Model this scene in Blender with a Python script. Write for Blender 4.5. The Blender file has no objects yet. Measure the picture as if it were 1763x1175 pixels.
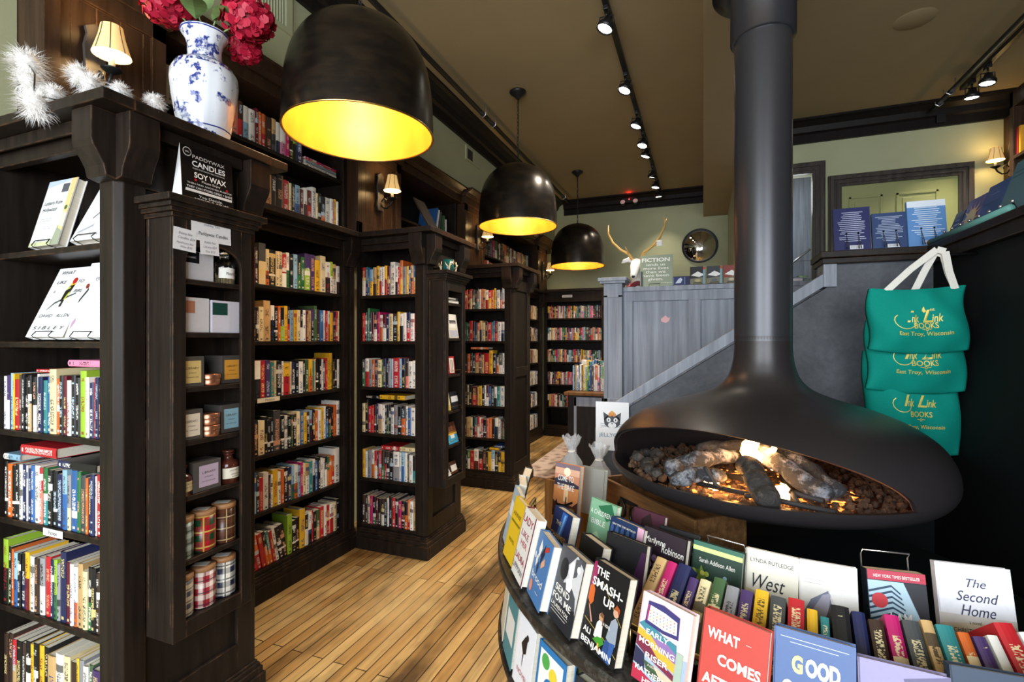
import bpy, bmesh, math, random
from mathutils import Vector, Matrix
random.seed(7)
C = bpy.context.scene.collection
R = math.radians

# ------------------------------------------------------------------ camera
cd = bpy.data.cameras.new('camera'); cam = bpy.data.objects.new('camera', cd); C.objects.link(cam)
cam.location = (0, 0, 1.5); cam.rotation_euler = (R(90), 0, R(21.19))
cd.lens = 17.357; cd.sensor_width = 36; cd.clip_start = 0.02
bpy.context.scene.camera = cam
# ------------------------------------------------------------------ world, daylight, exposure
sc = bpy.context.scene
w = bpy.data.worlds.new('world'); sc.world = w; w.use_nodes = True
w.node_tree.nodes['Background'].inputs[0].default_value = (0.75, 0.85, 1, 1)
w.node_tree.nodes['Background'].inputs[1].default_value = 0.25
sc.view_settings.view_transform = 'Standard'; sc.view_settings.look = 'None'
sc.view_settings.gamma = 1; sc.view_settings.exposure = 0.0

def light(name, kind, loc, energy, col=(1, 1, 1), target=None, **kw):
    d = bpy.data.lights.new(name, kind); d.energy = energy; d.color = col
    for k, v in kw.items(): setattr(d, k, v)
    o = bpy.data.objects.new(name, d); C.objects.link(o); o.location = loc
    if target is not None:
        o.rotation_euler = (Vector(target) - Vector(loc)).to_track_quat('-Z', 'Y').to_euler()
    return o
# daylight through the two shop windows in the front wall, behind the camera
DAY = (0.86, 0.93, 1.0)
for xw in (-1.45, 1.45):
    light('window_daylight', 'AREA', (xw, -2.55, 1.95), 185, DAY, (xw, 5, 1.75), shape='RECTANGLE', size=1.9, size_y=2.2)
light('door_daylight', 'AREA', (0, -2.55, 1.6), 45, DAY, (0, 5, 1.5), shape='RECTANGLE', size=0.8, size_y=2.0)

# ------------------------------------------------------------------ colour helpers
def lin(c): return c / 12.92 if c <= 0.04045 else ((c + 0.055) / 1.055) ** 2.4
def hx(s):
    s = s.lstrip('#'); return tuple(lin(int(s[i:i + 2], 16) / 255) for i in (0, 2, 4))

# ------------------------------------------------------------------ materials
class N:
    def __init__(s, name):
        s.m = bpy.data.materials.new(name); s.m.use_nodes = True; s.t = s.m.node_tree
        s.b = s.t.nodes['Principled BSDF']
    def n(s, kind, **kw):
        x = s.t.nodes.new(kind)
        for k, v in kw.items():
            if isinstance(k, str) and hasattr(x, k): setattr(x, k, v)
            else: x.inputs[k].default_value = v
        return x
    def l(s, a, b): s.t.links.new(a, b)
    def math(s, op, a, b=None):
        x = s.t.nodes.new('ShaderNodeMath'); x.operation = op
        for i, v in enumerate((a, b)):
            if v is None: continue
            if hasattr(v, 'links'): s.l(v, x.inputs[i])
            else: x.inputs[i].default_value = v
        return x.outputs[0]
    def mix(s, f, a, b, blend='MIX'):
        x = s.t.nodes.new('ShaderNodeMix'); x.data_type = 'RGBA'; x.blend_type = blend
        for i, v in ((0, f), (6, a), (7, b)):
            if hasattr(v, 'links'): s.l(v, x.inputs[i])
            else: x.inputs[i].default_value = v if i == 0 else (*v[:3], 1)
        return x.outputs[2]
    def noise(s, scale, vec=None, detail=3, rough=.5, stretch=None):
        x = s.t.nodes.new('ShaderNodeTexNoise'); x.inputs['Scale'].default_value = scale
        x.inputs['Detail'].default_value = detail; x.inputs['Roughness'].default_value = rough
        if vec is None:
            vec = s.t.nodes.new('ShaderNodeTexCoord').outputs['Object']
        if stretch:
            mp = s.t.nodes.new('ShaderNodeMapping'); mp.inputs['Scale'].default_value = stretch
            s.l(vec, mp.inputs[0]); vec = mp.outputs[0]
        s.l(vec, x.inputs['Vector']); return x.outputs['Fac']
    def ramp(s, f, p0, p1):
        x = s.t.nodes.new('ShaderNodeMapRange'); s.l(f, x.inputs[0]); x.inputs[1].default_value = p0; x.inputs[2].default_value = p1
        return x.outputs[0]
    def bump(s, h, strength=.2, dist=.005):
        x = s.t.nodes.new('ShaderNodeBump'); x.inputs['Strength'].default_value = strength; x.inputs['Distance'].default_value = dist
        s.l(h, x.inputs['Height']); s.l(x.outputs[0], s.b.inputs['Normal'])
    def set(s, col=None, rough=None, metal=None, **kw):
        for k, v in (('Base Color', col), ('Roughness', rough), ('Metallic', metal), *kw.items()):
            if v is None: continue
            k = k.replace('_', ' ')
            if hasattr(v, 'links'): s.l(v, s.b.inputs[k])
            else: s.b.inputs[k].default_value = (*v[:3], 1) if isinstance(v, tuple) else v
        return s
def plain(name, col, rough=.5, metal=0, var=.12, scale=20, **kw):
    x = N(name); f = x.noise(scale)
    a = tuple(c * (1 - var) for c in col); b = tuple(min(1, c * (1 + var)) for c in col)
    x.set(x.mix(f, a, b), rough, metal, **kw); return x.m
def emis(name, col, st, base=(0.8, 0.8, 0.8)):
    x = N(name); f = x.noise(6); x.set(base, .5, Emission_Color=x.mix(f, col, tuple(min(1, c * 1.05) for c in col)), Emission_Strength=st); return x.m

def wood(name, dark, light_, rough=.42, edge=None, stretch=(1, 1, .08), scale=28, bump=.15, spec=.14):
    x = N(name); g = x.noise(scale, stretch=stretch, detail=4, rough=.65); big = x.noise(2.2)
    col = x.mix(x.ramp(g, .35, .7), dark, light_)
    if edge:
        bv = x.n('ShaderNodeBevel', samples=3); bv.inputs['Radius'].default_value = .004
        ge = x.t.nodes.new('ShaderNodeNewGeometry'); vm = x.t.nodes.new('ShaderNodeVectorMath'); vm.operation = 'DOT_PRODUCT'
        x.l(bv.outputs[0], vm.inputs[0]); x.l(ge.outputs['Normal'], vm.inputs[1])
        e = x.ramp(vm.outputs['Value'], .985, .90)
        wn = x.noise(14, detail=5, rough=.7)
        e = x.math('MULTIPLY', e, x.ramp(wn, .45, .62))
        col = x.mix(e, col, edge)
    rg = x.mix(big, (rough - .08,) * 3, (rough + .1,) * 3)
    x.set(col, None, Specular_IOR_Level=spec); x.l(rg, x.b.inputs['Roughness']); x.bump(g, bump, .002); return x.m

M = {}
M['case'] = wood('black_brown_wood', (.012, .0085, .0065), (.024, .017, .013), .40, edge=(.16, .075, .035))
M['case_plain'] = wood('black_wood_interior', (.010, .0075, .006), (.019, .014, .011), .5)
M['brown'] = wood('dark_brown_panelling', (.026, .014, .008), (.055, .030, .017), .36, edge=(.16, .08, .035))
M['grey_sheen_wood'] = wood('blue_grey_sheen_wood', (.20, .22, .26), (.34, .37, .43), .38, stretch=(1, 1, .05), scale=22)  # dark panelling wood, its daylight sheen put into the blue-grey colour
M['crown'] = wood('black_crown_moulding', (.008, .007, .0065), (.014, .011, .010), .4)
M['dcasing'] = wood('dark_door_casing', (.040, .034, .030), (.075, .064, .056), .33)
M['crate'] = wood('aged_brown_crate_boards', (.12, .055, .02), (.28, .14, .055), .5, stretch=(.12, 1, 1), scale=30, bump=.4)
M['ledge_orange'] = wood('worn_amber_top', (.12, .05, .014), (.22, .10, .03), .4)

# old plank floor: narrow boards running away from the camera, worn and stained
x = N('worn_plank_floor'); tc = x.t.nodes.new('ShaderNodeTexCoord'); mp = x.t.nodes.new('ShaderNodeMapping')
mp.inputs['Rotation'].default_value = (0, 0, R(90)); x.l(tc.outputs['Object'], mp.inputs[0])
br = x.t.nodes.new('ShaderNodeTexBrick'); x.l(mp.outputs[0], br.inputs['Vector'])
for k, v in (('Scale', 1), ('Mortar Size', .0028), ('Mortar Smooth', .1), ('Bias', 0), ('Brick Width', 1.35), ('Row Height', .062)): br.inputs[k].default_value = v
br.offset = .37; br.inputs['Color1'].default_value = (*hx('#e2bd7c'), 1); br.inputs['Color2'].default_value = (*hx('#bd8f50'), 1); br.inputs['Mortar'].default_value = (.02, .011, .005, 1)
gr = x.noise(34, tc.outputs['Object'], 5, .7, (1, .05, 1)); gm = x.ramp(gr, .3, .75)
c1 = x.mix(x.math('MULTIPLY', gm, .55), br.outputs['Color'], hx('#5c3a18'))
st = x.noise(2.6, tc.outputs['Object'], 4, .62, (1.3, .45, 1)); sm = x.ramp(st, .46, .64)
c2 = x.mix(x.math('MULTIPLY', sm, .80), c1, hx('#2e1c0e'))
wn = x.noise(1.4, tc.outputs['Object'], 3, .6, (1, .5, 1)); c3 = x.mix(x.math('MULTIPLY', x.ramp(wn, .55, .75), .35), c2, hx('#ecd199'))
x.set(c3, None); x.l(x.mix(gm, (.30,) * 3, (.48,) * 3), x.b.inputs['Roughness'])
x.bump(x.math('SUBTRACT', x.math('MULTIPLY', gr, .25), br.outputs['Fac']), .35, .002); M['floor'] = x.m

def paint(name, col, rough=.7):
    x = N(name); f = x.noise(3.5); fine = x.noise(160, detail=2)
    x.set(x.mix(f, tuple(c * .9 for c in col), tuple(c * 1.08 for c in col)), rough); x.bump(fine, .12, .002); return x.m
M['sage'] = paint('sage_green_wall_paint', hx('#a6a885'))
M['ceil'] = paint('olive_brown_ceiling_paint', hx('#93825f'), .8)
M['door_green'] = paint('olive_green_door_paint', hx('#8c8f5c'), .4)
x = N('charcoal_plaster'); a = x.noise(5, detail=6, rough=.7); b = x.noise(42, detail=3)
x.set(x.mix(x.ramp(x.math('ADD', x.math('MULTIPLY', a, .7), x.math('MULTIPLY', b, .3)), .3, .75), (.040, .044, .053), (.115, .123, .142)), .62); x.bump(b, .3, .003); M['plaster'] = x.m
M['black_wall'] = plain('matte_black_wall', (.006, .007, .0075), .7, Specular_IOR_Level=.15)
M['white_plain'] = plain('white_card', (.78, .78, .76), .6, var=.02)
M['metal_black'] = plain('black_metal', (.012, .012, .013), .38, .3)
M['wire'] = plain('black_wire', (.015, .015, .016), .3, .6)
M['fire_steel'] = plain('dark_bronze_steel', (.030, .026, .027), .36, .35, var=.08, scale=60)
M['flue'] = plain('charcoal_steel_flue', (.050, .050, .056), .33, .55, var=.06, scale=50)
M['fire_in'] = plain('rusty_inner_steel', (.11, .042, .022), .55, .2, var=.3, scale=9)
x = N('half_shaded_lining'); tc = x.t.nodes.new('ShaderNodeTexCoord'); sp = x.t.nodes.new('ShaderNodeSeparateXYZ'); x.l(tc.outputs['Object'], sp.inputs[0]); f_ = x.noise(7, tc.outputs['Object'], 5)
x.set(x.mix(x.ramp(x.math('ADD', sp.outputs[0], x.math('MULTIPLY', f_, .16)), .05, .30), (.018, .016, .019), (.20, .070, .032)), .55); M['fire_in2'] = x.m  # rust lining, left side darkened: interior shade put into the colour
M['soot'] = plain('sooty_steel', (.02, .018, .018), .7)
M['brass'] = plain('aged_brass', (.60, .42, .16), .28, 1)
M['gilt'] = N('gold_leaf_interior'); g = M['gilt']; gn = g.noise(7, detail=5, stretch=(1, 1, .4)); g.set(g.mix(g.ramp(gn, .35, .7), (.58, .26, .018), (.74, .38, .04)), .42, .3); M['gilt'] = g.m
x = N('bronze_black_shade'); gn = x.noise(9, detail=5, stretch=(1, 1, 2.5)); x.set(x.mix(x.ramp(gn, .4, .8), (.014, .011, .009), (.04, .028, .018)), .27, .6); x.bump(gn, .06, .004); M['shade_out'] = x.m
M['bulb'] = emis('lit_bulb', (1, .84, .5), 30)
M['lamp_lens'] = emis('lit_spot_lens', (1, .93, .80), 14)
M['red_led'] = emis('red_led', (1, .03, .02), 6)
M['antler'] = plain('golden_antler', (.55, .34, .10), .4, .25, scale=30)
M['deer'] = plain('white_resin', (.75, .74, .72), .5, var=.05)
M['porcelain'] = None
M['shade_cloth'] = N('parchment_shade'); s_ = M['shade_cloth']; f_ = s_.noise(40, stretch=(1, 1, .1)); s_.set(s_.mix(f_, (.78, .55, .25), (.86, .62, .30)), .7, Emission_Color=(1, .58, .18), Emission_Strength=.5); M['shade_cloth'] = s_.m
M['shade_glow'] = emis('lit_shade_lining', (1, .84, .5), 3.2)
M['candle_sleeve'] = plain('cream_candle_sleeve', (.75, .6, .35), .5)
M['green_mug'] = plain('dark_teal_glaze', (.01, .09, .08), .2)
M['page'] = N('paper_pages'); p_ = M['page']; f_ = p_.noise(220, stretch=(1, 1, .02)); p_.set(p_.mix(f_, hx('#cfc4ac'), hx('#efe8d8')), .8); M['page'] = p_.m
M['teal'] = N('teal_canvas'); t_ = M['teal']; f_ = t_.noise(420, detail=1); b_ = t_.noise(5)
t_.set(t_.mix(f_, hx('#067a6c'), hx('#0f9585')), .8, Specular_IOR_Level=.12); t_.bump(f_, .25, .001); M['teal'] = t_.m
M['webbing'] = plain('cream_cotton_webbing', (.74, .71, .64), .8, scale=200)
M['goldprint'] = plain('gold_print', (.70, .58, .12), .45, .15)
M['feather'] = plain('white_feather', (.82, .80, .78), .8, var=.05)
M['leaf'] = plain('hydrangea_leaf', (.16, .26, .09), .45, var=.4, scale=30)
M['petal'] = plain('crimson_petal', (.42, .006, .035), .55, var=.45, scale=18)
x = N('clear_cellophane'); f_ = x.noise(30, detail=5); x.set((.9, .93, .95), .12, Transmission_Weight=.45, Alpha=.5); x.bump(f_, .8, .01); M['cello'] = x.m
x = N('clear_glass'); f_ = x.noise(5); x.set(x.mix(f_, (.93, .95, .95), (.98, .99, .98)), .03, Transmission_Weight=1.0); M['glass'] = x.m
x = N('amber_jar_glass'); f_ = x.noise(5); x.set(x.mix(f_, (.05, .012, .008), (.08, .02, .012)), .08); M['amber'] = x.m
x = N('convex_mirror'); f_ = x.noise(4); x.set(x.mix(f_, (.85, .85, .83), (.9, .9, .88)), .02, 1); M['mirror'] = x.m
M['copper'] = plain('copper_tin', (.50, .22, .13), .32, .9)
M['boxgrey'] = plain('slate_box_card', (.075, .070, .068), .55)
M['cork'] = plain('wood_lid', (.34, .17, .07), .55, var=.3)
M['ash'] = None
x = N('ashen_log'); a = x.noise(9, detail=7, rough=.75, stretch=(1, 1, 1)); x.set(x.mix(x.ramp(a, .48, .68), (.018, .018, .020), (.42, .44, .48)), .85); x.bump(a, .9, .02); M['log'] = x.m
x = N('charred_log'); a = x.noise(14, detail=6, rough=.7); x.set(x.mix(x.ramp(a, .5, .8), (.02, .017, .015), (.13, .115, .10)), .85); x.bump(a, .9, .02); M['charlog'] = x.m
x = N('lava_rock'); oi = x.t.nodes.new('ShaderNodeTexCoord'); v_ = x.t.nodes.new('ShaderNodeTexVoronoi'); v_.inputs['Scale'].default_value = 40; x.l(oi.outputs['Object'], v_.inputs['Vector'])
x.set(x.mix(v_.outputs['Color'], (.035, .024, .018), (.17, .085, .04)), .9); M['lava'] = x.m
x = N('gas_flame'); lw = x.t.nodes.new('ShaderNodeLayerWeight'); lw.inputs[0].default_value = .35
x.set((1, .5, .1), .5, Emission_Color=x.mix(lw.outputs['Facing'], (1, .78, .35), (1, .28, .03)), Emission_Strength=16, Alpha=.85); M['flame'] = x.m
x = N('ember_bed'); a = x.noise(26, detail=4); x.set((.05, .02, .01), .9, Emission_Color=(1, .30, .05), Emission_Strength=x.math('MULTIPLY', x.ramp(a, .5, .68), 5.0)); M['ember'] = x.m
# rug
x = N('faded_patterned_rug'); tc = x.t.nodes.new('ShaderNodeTexCoord'); v_ = x.t.nodes.new('ShaderNodeTexVoronoi'); v_.inputs['Scale'].default_value = 9; x.l(tc.outputs['Object'], v_.inputs['Vector'])
f_ = x.noise(24, detail=5, rough=.7); x.set(x.mix(x.ramp(x.math('ADD', x.math('MULTIPLY', v_.outputs['Distance'], 1.2), x.math('MULTIPLY', f_, .7)), .35, 1.0), hx('#7d5a55'), hx('#cdb8a8')), .95); M['rug'] = x.m

# printed things: colour comes from the face attribute 'Col'
def attr_mat(name, rough=.45, metal=0, spec=.4):
    x = N(name); a = x.t.nodes.new('ShaderNodeAttribute'); a.attribute_name = 'Col'
    f = x.noise(90, detail=2); c = x.mix(x.math('MULTIPLY', f, .10), a.outputs['Color'], (0, 0, 0)); x.set(c, rough, metal, Specular_IOR_Level=spec); return x.m
M['print'] = attr_mat('printed_colour'); M['matte'] = attr_mat('printed_matte', .8, spec=.1)
# book jackets: 'Col' jacket colour, 'Col2' lettering colour, 'bk' = (across spine, up spine, seed); bk.x < 0 off the spine
x = N('book_jacket'); a1 = x.t.nodes.new('ShaderNodeAttribute'); a1.attribute_name = 'Col'; a2 = x.t.nodes.new('ShaderNodeAttribute'); a2.attribute_name = 'Col2'
a3 = x.t.nodes.new('ShaderNodeAttribute'); a3.attribute_name = 'bk'; sx = x.t.nodes.new('ShaderNodeSeparateXYZ'); x.l(a3.outputs['Vector'], sx.inputs[0])
U, V, S = sx.outputs
on = x.math('GREATER_THAN', U, -.5)
cx_ = x.math('LESS_THAN', x.math('ABSOLUTE', x.math('SUBTRACT', U, .5)), .27)
vy = x.math('LESS_THAN', x.math('ABSOLUTE', x.math('SUBTRACT', V, .52)), .38)
cb = x.t.nodes.new('ShaderNodeCombineXYZ'); x.l(x.math('MULTIPLY', U, 4.2), cb.inputs[0]); x.l(x.math('MULTIPLY', V, 62), cb.inputs[1]); x.l(x.math('MULTIPLY', S, 91), cb.inputs[2])
t1 = x.math('GREATER_THAN', x.noise(1, cb.outputs[0], 1), .50)
cb2 = x.t.nodes.new('ShaderNodeCombineXYZ'); x.l(x.math('MULTIPLY', V, 3.2), cb2.inputs[1]); x.l(x.math('MULTIPLY', S, 57), cb2.inputs[2])
t2 = x.math('GREATER_THAN', x.noise(1, cb2.outputs[0], 0), .47)
txt = x.math('MULTIPLY', x.math('MULTIPLY', on, cx_), x.math('MULTIPLY', vy, x.math('MULTIPLY', t1, t2)))
logo = x.math('MULTIPLY', x.math('LESS_THAN', x.math('ABSOLUTE', x.math('SUBTRACT', V, .06)), .022), x.math('LESS_THAN', x.math('ABSOLUTE', x.math('SUBTRACT', U, .5)), .2))
fr = x.math('FRACT', x.math('MULTIPLY', S, 7.13))
band = x.math('MULTIPLY', x.math('GREATER_THAN', fr, .78), x.math('LESS_THAN', x.math('ABSOLUTE', x.math('SUBTRACT', V, x.math('ADD', .2, x.math('MULTIPLY', x.math('FRACT', x.math('MULTIPLY', S, 31.7)), .65)))), .06))
msk = x.math('MINIMUM', x.math('ADD', txt, x.math('MULTIPLY', on, x.math('ADD', logo, band))), 1)
x.set(x.mix(x.math('MULTIPLY', msk, .85), a1.outputs['Color'], a2.outputs['Color']), .38); M['book'] = x.m
# plaid candles
def plaid(name, base, c1, c2, s=1):
    x = N(name); tc = x.t.nodes.new('ShaderNodeTexCoord'); sp = x.t.nodes.new('ShaderNodeSeparateXYZ'); x.l(tc.outputs['Object'], sp.inputs[0])
    ang = x.math('MULTIPLY', x.math('ARCTAN2', sp.outputs[1], sp.outputs[0]), .045)
    def stripes(v, per, wd, ph): return x.math('LESS_THAN', x.math('FRACT', x.math('ADD', x.math('MULTIPLY', v, 1 / per), ph)), wd)
    p = .042 * s
    a = x.math('MULTIPLY', x.math('ADD', stripes(ang, p, .42, .1), stripes(sp.outputs[2], p, .42, .3)), .5)
    b = x.math('MINIMUM', x.math('ADD', stripes(ang, p, .10, .55), stripes(sp.outputs[2], p, .10, .75)), 1)
    x.set(x.mix(x.math('MULTIPLY', b, .8), x.mix(a, base, c1), c2), .3); return x.m
M['plaid1'] = plaid('green_grey_plaid', hx('#2c3c33'), hx('#9aa7a0'), hx('#14201a'))
M['plaid2'] = plaid('red_green_plaid', hx('#a30f22'), hx('#0b3b22'), hx('#c9b15a'), 1.3)
M['plaid3'] = plaid('brown_plaid', hx('#3a1f14'), hx('#5a3320'), hx('#b99f78'), 1.0)
M['plaid4'] = plaid('tan_grey_plaid', hx('#d8c4a6'), hx('#3a3f4a'), hx('#24272e'))
M['plaid5'] = plaid('red_white_plaid', hx('#9c1f2c'), hx('#e8dcd0'), hx('#3a1f33'))
M['plaid6'] = plaid('navy_white_plaid', hx('#dcd8cc'), hx('#1d2440'), hx('#10131f'), 1.2)
# blue and white porcelain
x = N('blue_white_porcelain'); tc = x.t.nodes.new('ShaderNodeTexCoord'); ob = tc.outputs['Object']
n1 = x.noise(15, ob, 4, .6); n2 = x.noise(60, ob, 3, .6); n3 = x.noise(6, ob, 1)
sp = x.t.nodes.new('ShaderNodeSeparateXYZ'); x.l(ob, sp.inputs[0])
motif = x.math('MULTIPLY', x.ramp(n1, .505, .55), x.ramp(n2, .36, .56))
def ring(z0, hw): return x.math('LESS_THAN', x.math('ABSOLUTE', x.math('SUBTRACT', sp.outputs[2], z0)), hw)
rings = x.math('ADD', x.math('ADD', ring(.33, .0025), ring(.318, .0018)), x.math('ADD', ring(.062, .0025), x.math('ADD', ring(.445, .002), x.math('MULTIPLY', ring(.303, .009), x.ramp(n2, .45, .55)))))
x.set(x.mix(x.math('MINIMUM', x.math('ADD', motif, rings), 1), (.72, .75, .80), (.03, .045, .22)), .12); M['porcelain'] = x.m

# ------------------------------------------------------------------ mesh building
class MB:
    def __init__(s): s.v = []; s.f = []; s.m = []; s.c = []; s.c2 = []; s.bk = []; s.X = Matrix.Identity(4); s.sm = []
    def face(s, pts, m=0, col=(1, 1, 1), col2=(0, 0, 0), bk=None, smooth=False):
        i = len(s.v); s.v += [tuple(s.X @ Vector(p)) for p in pts]; s.f.append(list(range(i, i + len(pts))))
        s.m.append(m); s.c.append(col); s.c2.append(col2); s.bk.append(bk or [(-1, 0, 0)] * len(pts)); s.sm.append(smooth)
    def mesh(s, vs, fs, m=0, col=(1, 1, 1), smooth=False):
        i = len(s.v); s.v += [tuple(s.X @ Vector(p)) for p in vs]
        for f in fs:
            s.f.append([i + k for k in f]); s.m.append(m); s.c.append(col); s.c2.append((0, 0, 0)); s.bk.append([(-1, 0, 0)] * len(f)); s.sm.append(smooth)
        return s
    def box(s, x0, x1, y0, y1, z0, z1, m=0, col=(1, 1, 1)):
        if x0 > x1: x0, x1 = x1, x0
        if y0 > y1: y0, y1 = y1, y0
        if z0 > z1: z0, z1 = z1, z0
        vs = [(x0, y0, z0), (x1, y0, z0), (x1, y1, z0), (x0, y1, z0), (x0, y0, z1), (x1, y0, z1), (x1, y1, z1), (x0, y1, z1)]
        return s.mesh(vs, [(0, 3, 2, 1), (4, 5, 6, 7), (0, 1, 5, 4), (1, 2, 6, 5), (2, 3, 7, 6), (3, 0, 4, 7)], m, col)
    def prism(s, poly, a0, a1, axis='y', m=0, col=(1, 1, 1), smooth=False):
        """poly is in the plane across axis: axis x -> (y,z), y -> (x,z), z -> (x,y)"""
        def P(p, a): return {'x': (a, p[0], p[1]), 'y': (p[0], a, p[1]), 'z': (p[0], p[1], a)}[axis]
        n = len(poly); vs = [P(p, a0) for p in poly] + [P(p, a1) for p in poly]
        fs = [(i, (i + 1) % n, n + (i + 1) % n, n + i) for i in range(n)] + [tuple(range(n))[::-1], tuple(range(n, 2 * n))]
        return s.mesh(vs, fs, m, col, smooth)
    def lathe(s, prof, seg=40, cx=0, cy=0, m=0, col=(1, 1, 1), a0=0, a1=360, smooth=True):
        full = abs(a1 - a0 - 360) < 1e-6; n = seg if full else seg + 1
        vs = []
        for r, z in prof:
            for k in range(n):
                a = R(a0 + (a1 - a0) * k / seg); vs.append((cx + r * math.cos(a), cy + r * math.sin(a), z))
        fs = []
        for i in range(len(prof) - 1):
            for k in range(seg):
                k2 = (k + 1) % n; fs.append((i * n + k, i * n + k2, (i + 1) * n + k2, (i + 1) * n + k))
        return s.mesh(vs, fs, m, col, smooth)
    def tube(s, path, r, seg=8, m=0, col=(1, 1, 1), cap=True, closed=False):
        path = [Vector(p) for p in path]; n = len(path); rr = r if isinstance(r, (list, tuple)) else [r] * n
        vs = []; up = None
        for i, p in enumerate(path):
            d = (path[(i + 1) % n] if closed or i < n - 1 else p) - (path[i - 1] if closed or i > 0 else p)
            d.normalize()
            if up is None: up = Vector((0, 0, 1)) if abs(d.z) < .9 else Vector((1, 0, 0))
            a = d.cross(up)
            if a.length < 1e-6: a = d.cross(Vector((1, 0, 0)))
            a.normalize(); up = a.cross(d)
            for k in range(seg):
                t = 2 * math.pi * k / seg; vs.append(tuple(p + (a * math.cos(t) + up * math.sin(t)) * rr[i]))
        fs = []
        for i in range(n if closed else n - 1):
            j = (i + 1) % n
            for k in range(seg):
                k2 = (k + 1) % seg; fs.append((i * seg + k, i * seg + k2, j * seg + k2, j * seg + k))
        if cap and not closed: fs += [tuple(range(seg))[::-1], tuple(range((n - 1) * seg, n * seg))]
        return s.mesh(vs, fs, m, col, True)
    def ball(s, c, r, seg=12, m=0, col=(1, 1, 1), sz=1):
        pr = [(max(1e-4, r * math.sin(math.pi * i / (seg // 2))), -r * sz * math.cos(math.pi * i / (seg // 2))) for i in range(seg // 2 + 1)]
        old = s.X; s.X = s.X @ Matrix.Translation(c); s.lathe(pr, seg, m=m, col=col); s.X = old; return s
    def text(s, body, x, y, size, col=(0, 0, 0), align='CENTER', bold=0, shear=0, lift=0, width=None, m=0, space=1):
        cu = bpy.data.curves.new('t', 'FONT'); cu.body = body; cu.size = size; cu.align_x = align; cu.offset = bold * size; cu.shear = shear; cu.resolution_u = 3; cu.space_character = space
        ob = bpy.data.objects.new('t', cu); me = bpy.data.meshes.new_from_object(ob)
        vs = [v.co.copy() for v in me.vertices]; fs = [tuple(p.vertices) for p in me.polygons]
        if vs:
            k = 1
            if width:
                w0 = max(v.x for v in vs) - min(v.x for v in vs); k = width / w0 if w0 > 0 else 1
            s.mesh([(x + v.x * k, y + v.y, lift) for v in vs], fs, m, col)
        bpy.data.objects.remove(ob); bpy.data.curves.remove(cu); bpy.data.meshes.remove(me); return s
    def poly(s, pts, col, lift=0, m=0): s.face([(p[0], p[1], lift) for p in pts], m, col); return s
    def disc(s, x, y, r, col, lift=0, seg=20, sy=1, m=0): return s.poly([(x + r * math.cos(6.2832 * k / seg), y + r * sy * math.sin(6.2832 * k / seg)) for k in range(seg)], col, lift, m)
    def build(s, name, mats, parent=None, bevel=0, loc=None, attrs=False):
        me = bpy.data.meshes.new(name); me.from_pydata(s.v, [], s.f)
        for mm in (mats if isinstance(mats, (list, tuple)) else [mats]): me.materials.append(M[mm] if isinstance(mm, str) else mm)
        me.polygons.foreach_set('material_index', s.m); me.polygons.foreach_set('use_smooth', s.sm)
        if attrs:
            A = me.attributes.new('Col', 'FLOAT_COLOR', 'CORNER'); B = me.attributes.new('Col2', 'FLOAT_COLOR', 'CORNER'); K = me.attributes.new('bk', 'FLOAT_VECTOR', 'CORNER')
            ca, cb, k = [], [], []
            for f, c, c2, bk in zip(s.f, s.c, s.c2, s.bk):
                for j in range(len(f)): ca += [*c[:3], 1]; cb += [*c2[:3], 1]; k += list(bk[j])
            A.data.foreach_set('color', ca); B.data.foreach_set('color', cb); K.data.foreach_set('vector', k)
        me.update(); o = bpy.data.objects.new(name, me); C.objects.link(o)
        if parent: o.parent = parent
        if loc: o.location = loc
        if bevel:
            md = o.modifiers.new('bevel', 'BEVEL'); md.width = bevel; md.segments = 2; md.limit_method = 'ANGLE'; md.angle_limit = R(40)
        return o
def tag(o, label=None, cat=None, group=None, kind=None):
    for k, v in (('label', label), ('category', cat), ('group', group), ('kind', kind)):
        if v: o[k] = v
    return o
def thing(name, label, cat, loc=(0, 0, 0), rotz=0, group=None):
    o = bpy.data.objects.new(name, None); C.objects.link(o); o.location = loc; o.rotation_euler = (0, 0, rotz); o.empty_display_size = .05
    return tag(o, label, cat, group)
def structure(name, mb, mats, bevel=0): return tag(mb.build(name, mats, bevel=bevel), kind='structure')
def sbox(name, mat, *b, bevel=0): return structure(name, MB().box(*b), mat, bevel)
def frame(loc, right, up):
    r = Vector(right).normalized(); u = Vector(up).normalized(); n = r.cross(u)
    m = Matrix((r, u, n)).transposed().to_4x4(); m.translation = Vector(loc); return m      # local x right, y up, z towards the viewer

# ================================================================== THE ROOM
sbox('floor', 'floor', -2.8, 2.75, -2.8, 8.0, -.06, 0)
sbox('ceiling', 'ceil', -2.8, 2.75, -2.8, 8.0, 3.75, 3.82)
mb = MB(); mb.box(-2.8, -2.69, 1.0, 7.9, 0, 3.75); mb.box(-2.69, -2.27, 1.56, 7.8, 3.075, 3.75); mb.box(-2.69, -2.27, 1.0, 1.56, 3.075, 3.75); mb.box(-2.69, -2.505, -2.8, 1.0, 0, 3.75); mb.box(-2.69, -2.475, -2.8, 1.088, 2.275, 3.75)
structure('wall_left', mb, 'sage')
sbox('wall_back', 'sage', -2.69, .40, 7.8, 7.9, 0, 3.75)
mb = MB(); mb.box(.33, .40, 5.95, 7.8, 0, 3.75); mb.box(.33, .45, 5.85, 5.95, 0, 3.75); mb.box(1.05, 2.65, 5.85, 5.95, 0, 3.75); mb.box(.45, 1.05, 5.85, 5.95, 3.22, 3.75)
structure('wall_stairhead', mb, 'sage')
mb = MB(); mb.box(.40, 1.6, 7.0, 7.08, 0, 3.75); mb.box(1.5, 1.58, 5.95, 7.0, 0, 3.75); structure('wall_far_room', mb, 'grey_sheen_wood')
sbox('wall_right', 'brown', 2.65, 2.75, -2.8, 5.95, 0, 3.75)
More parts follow.
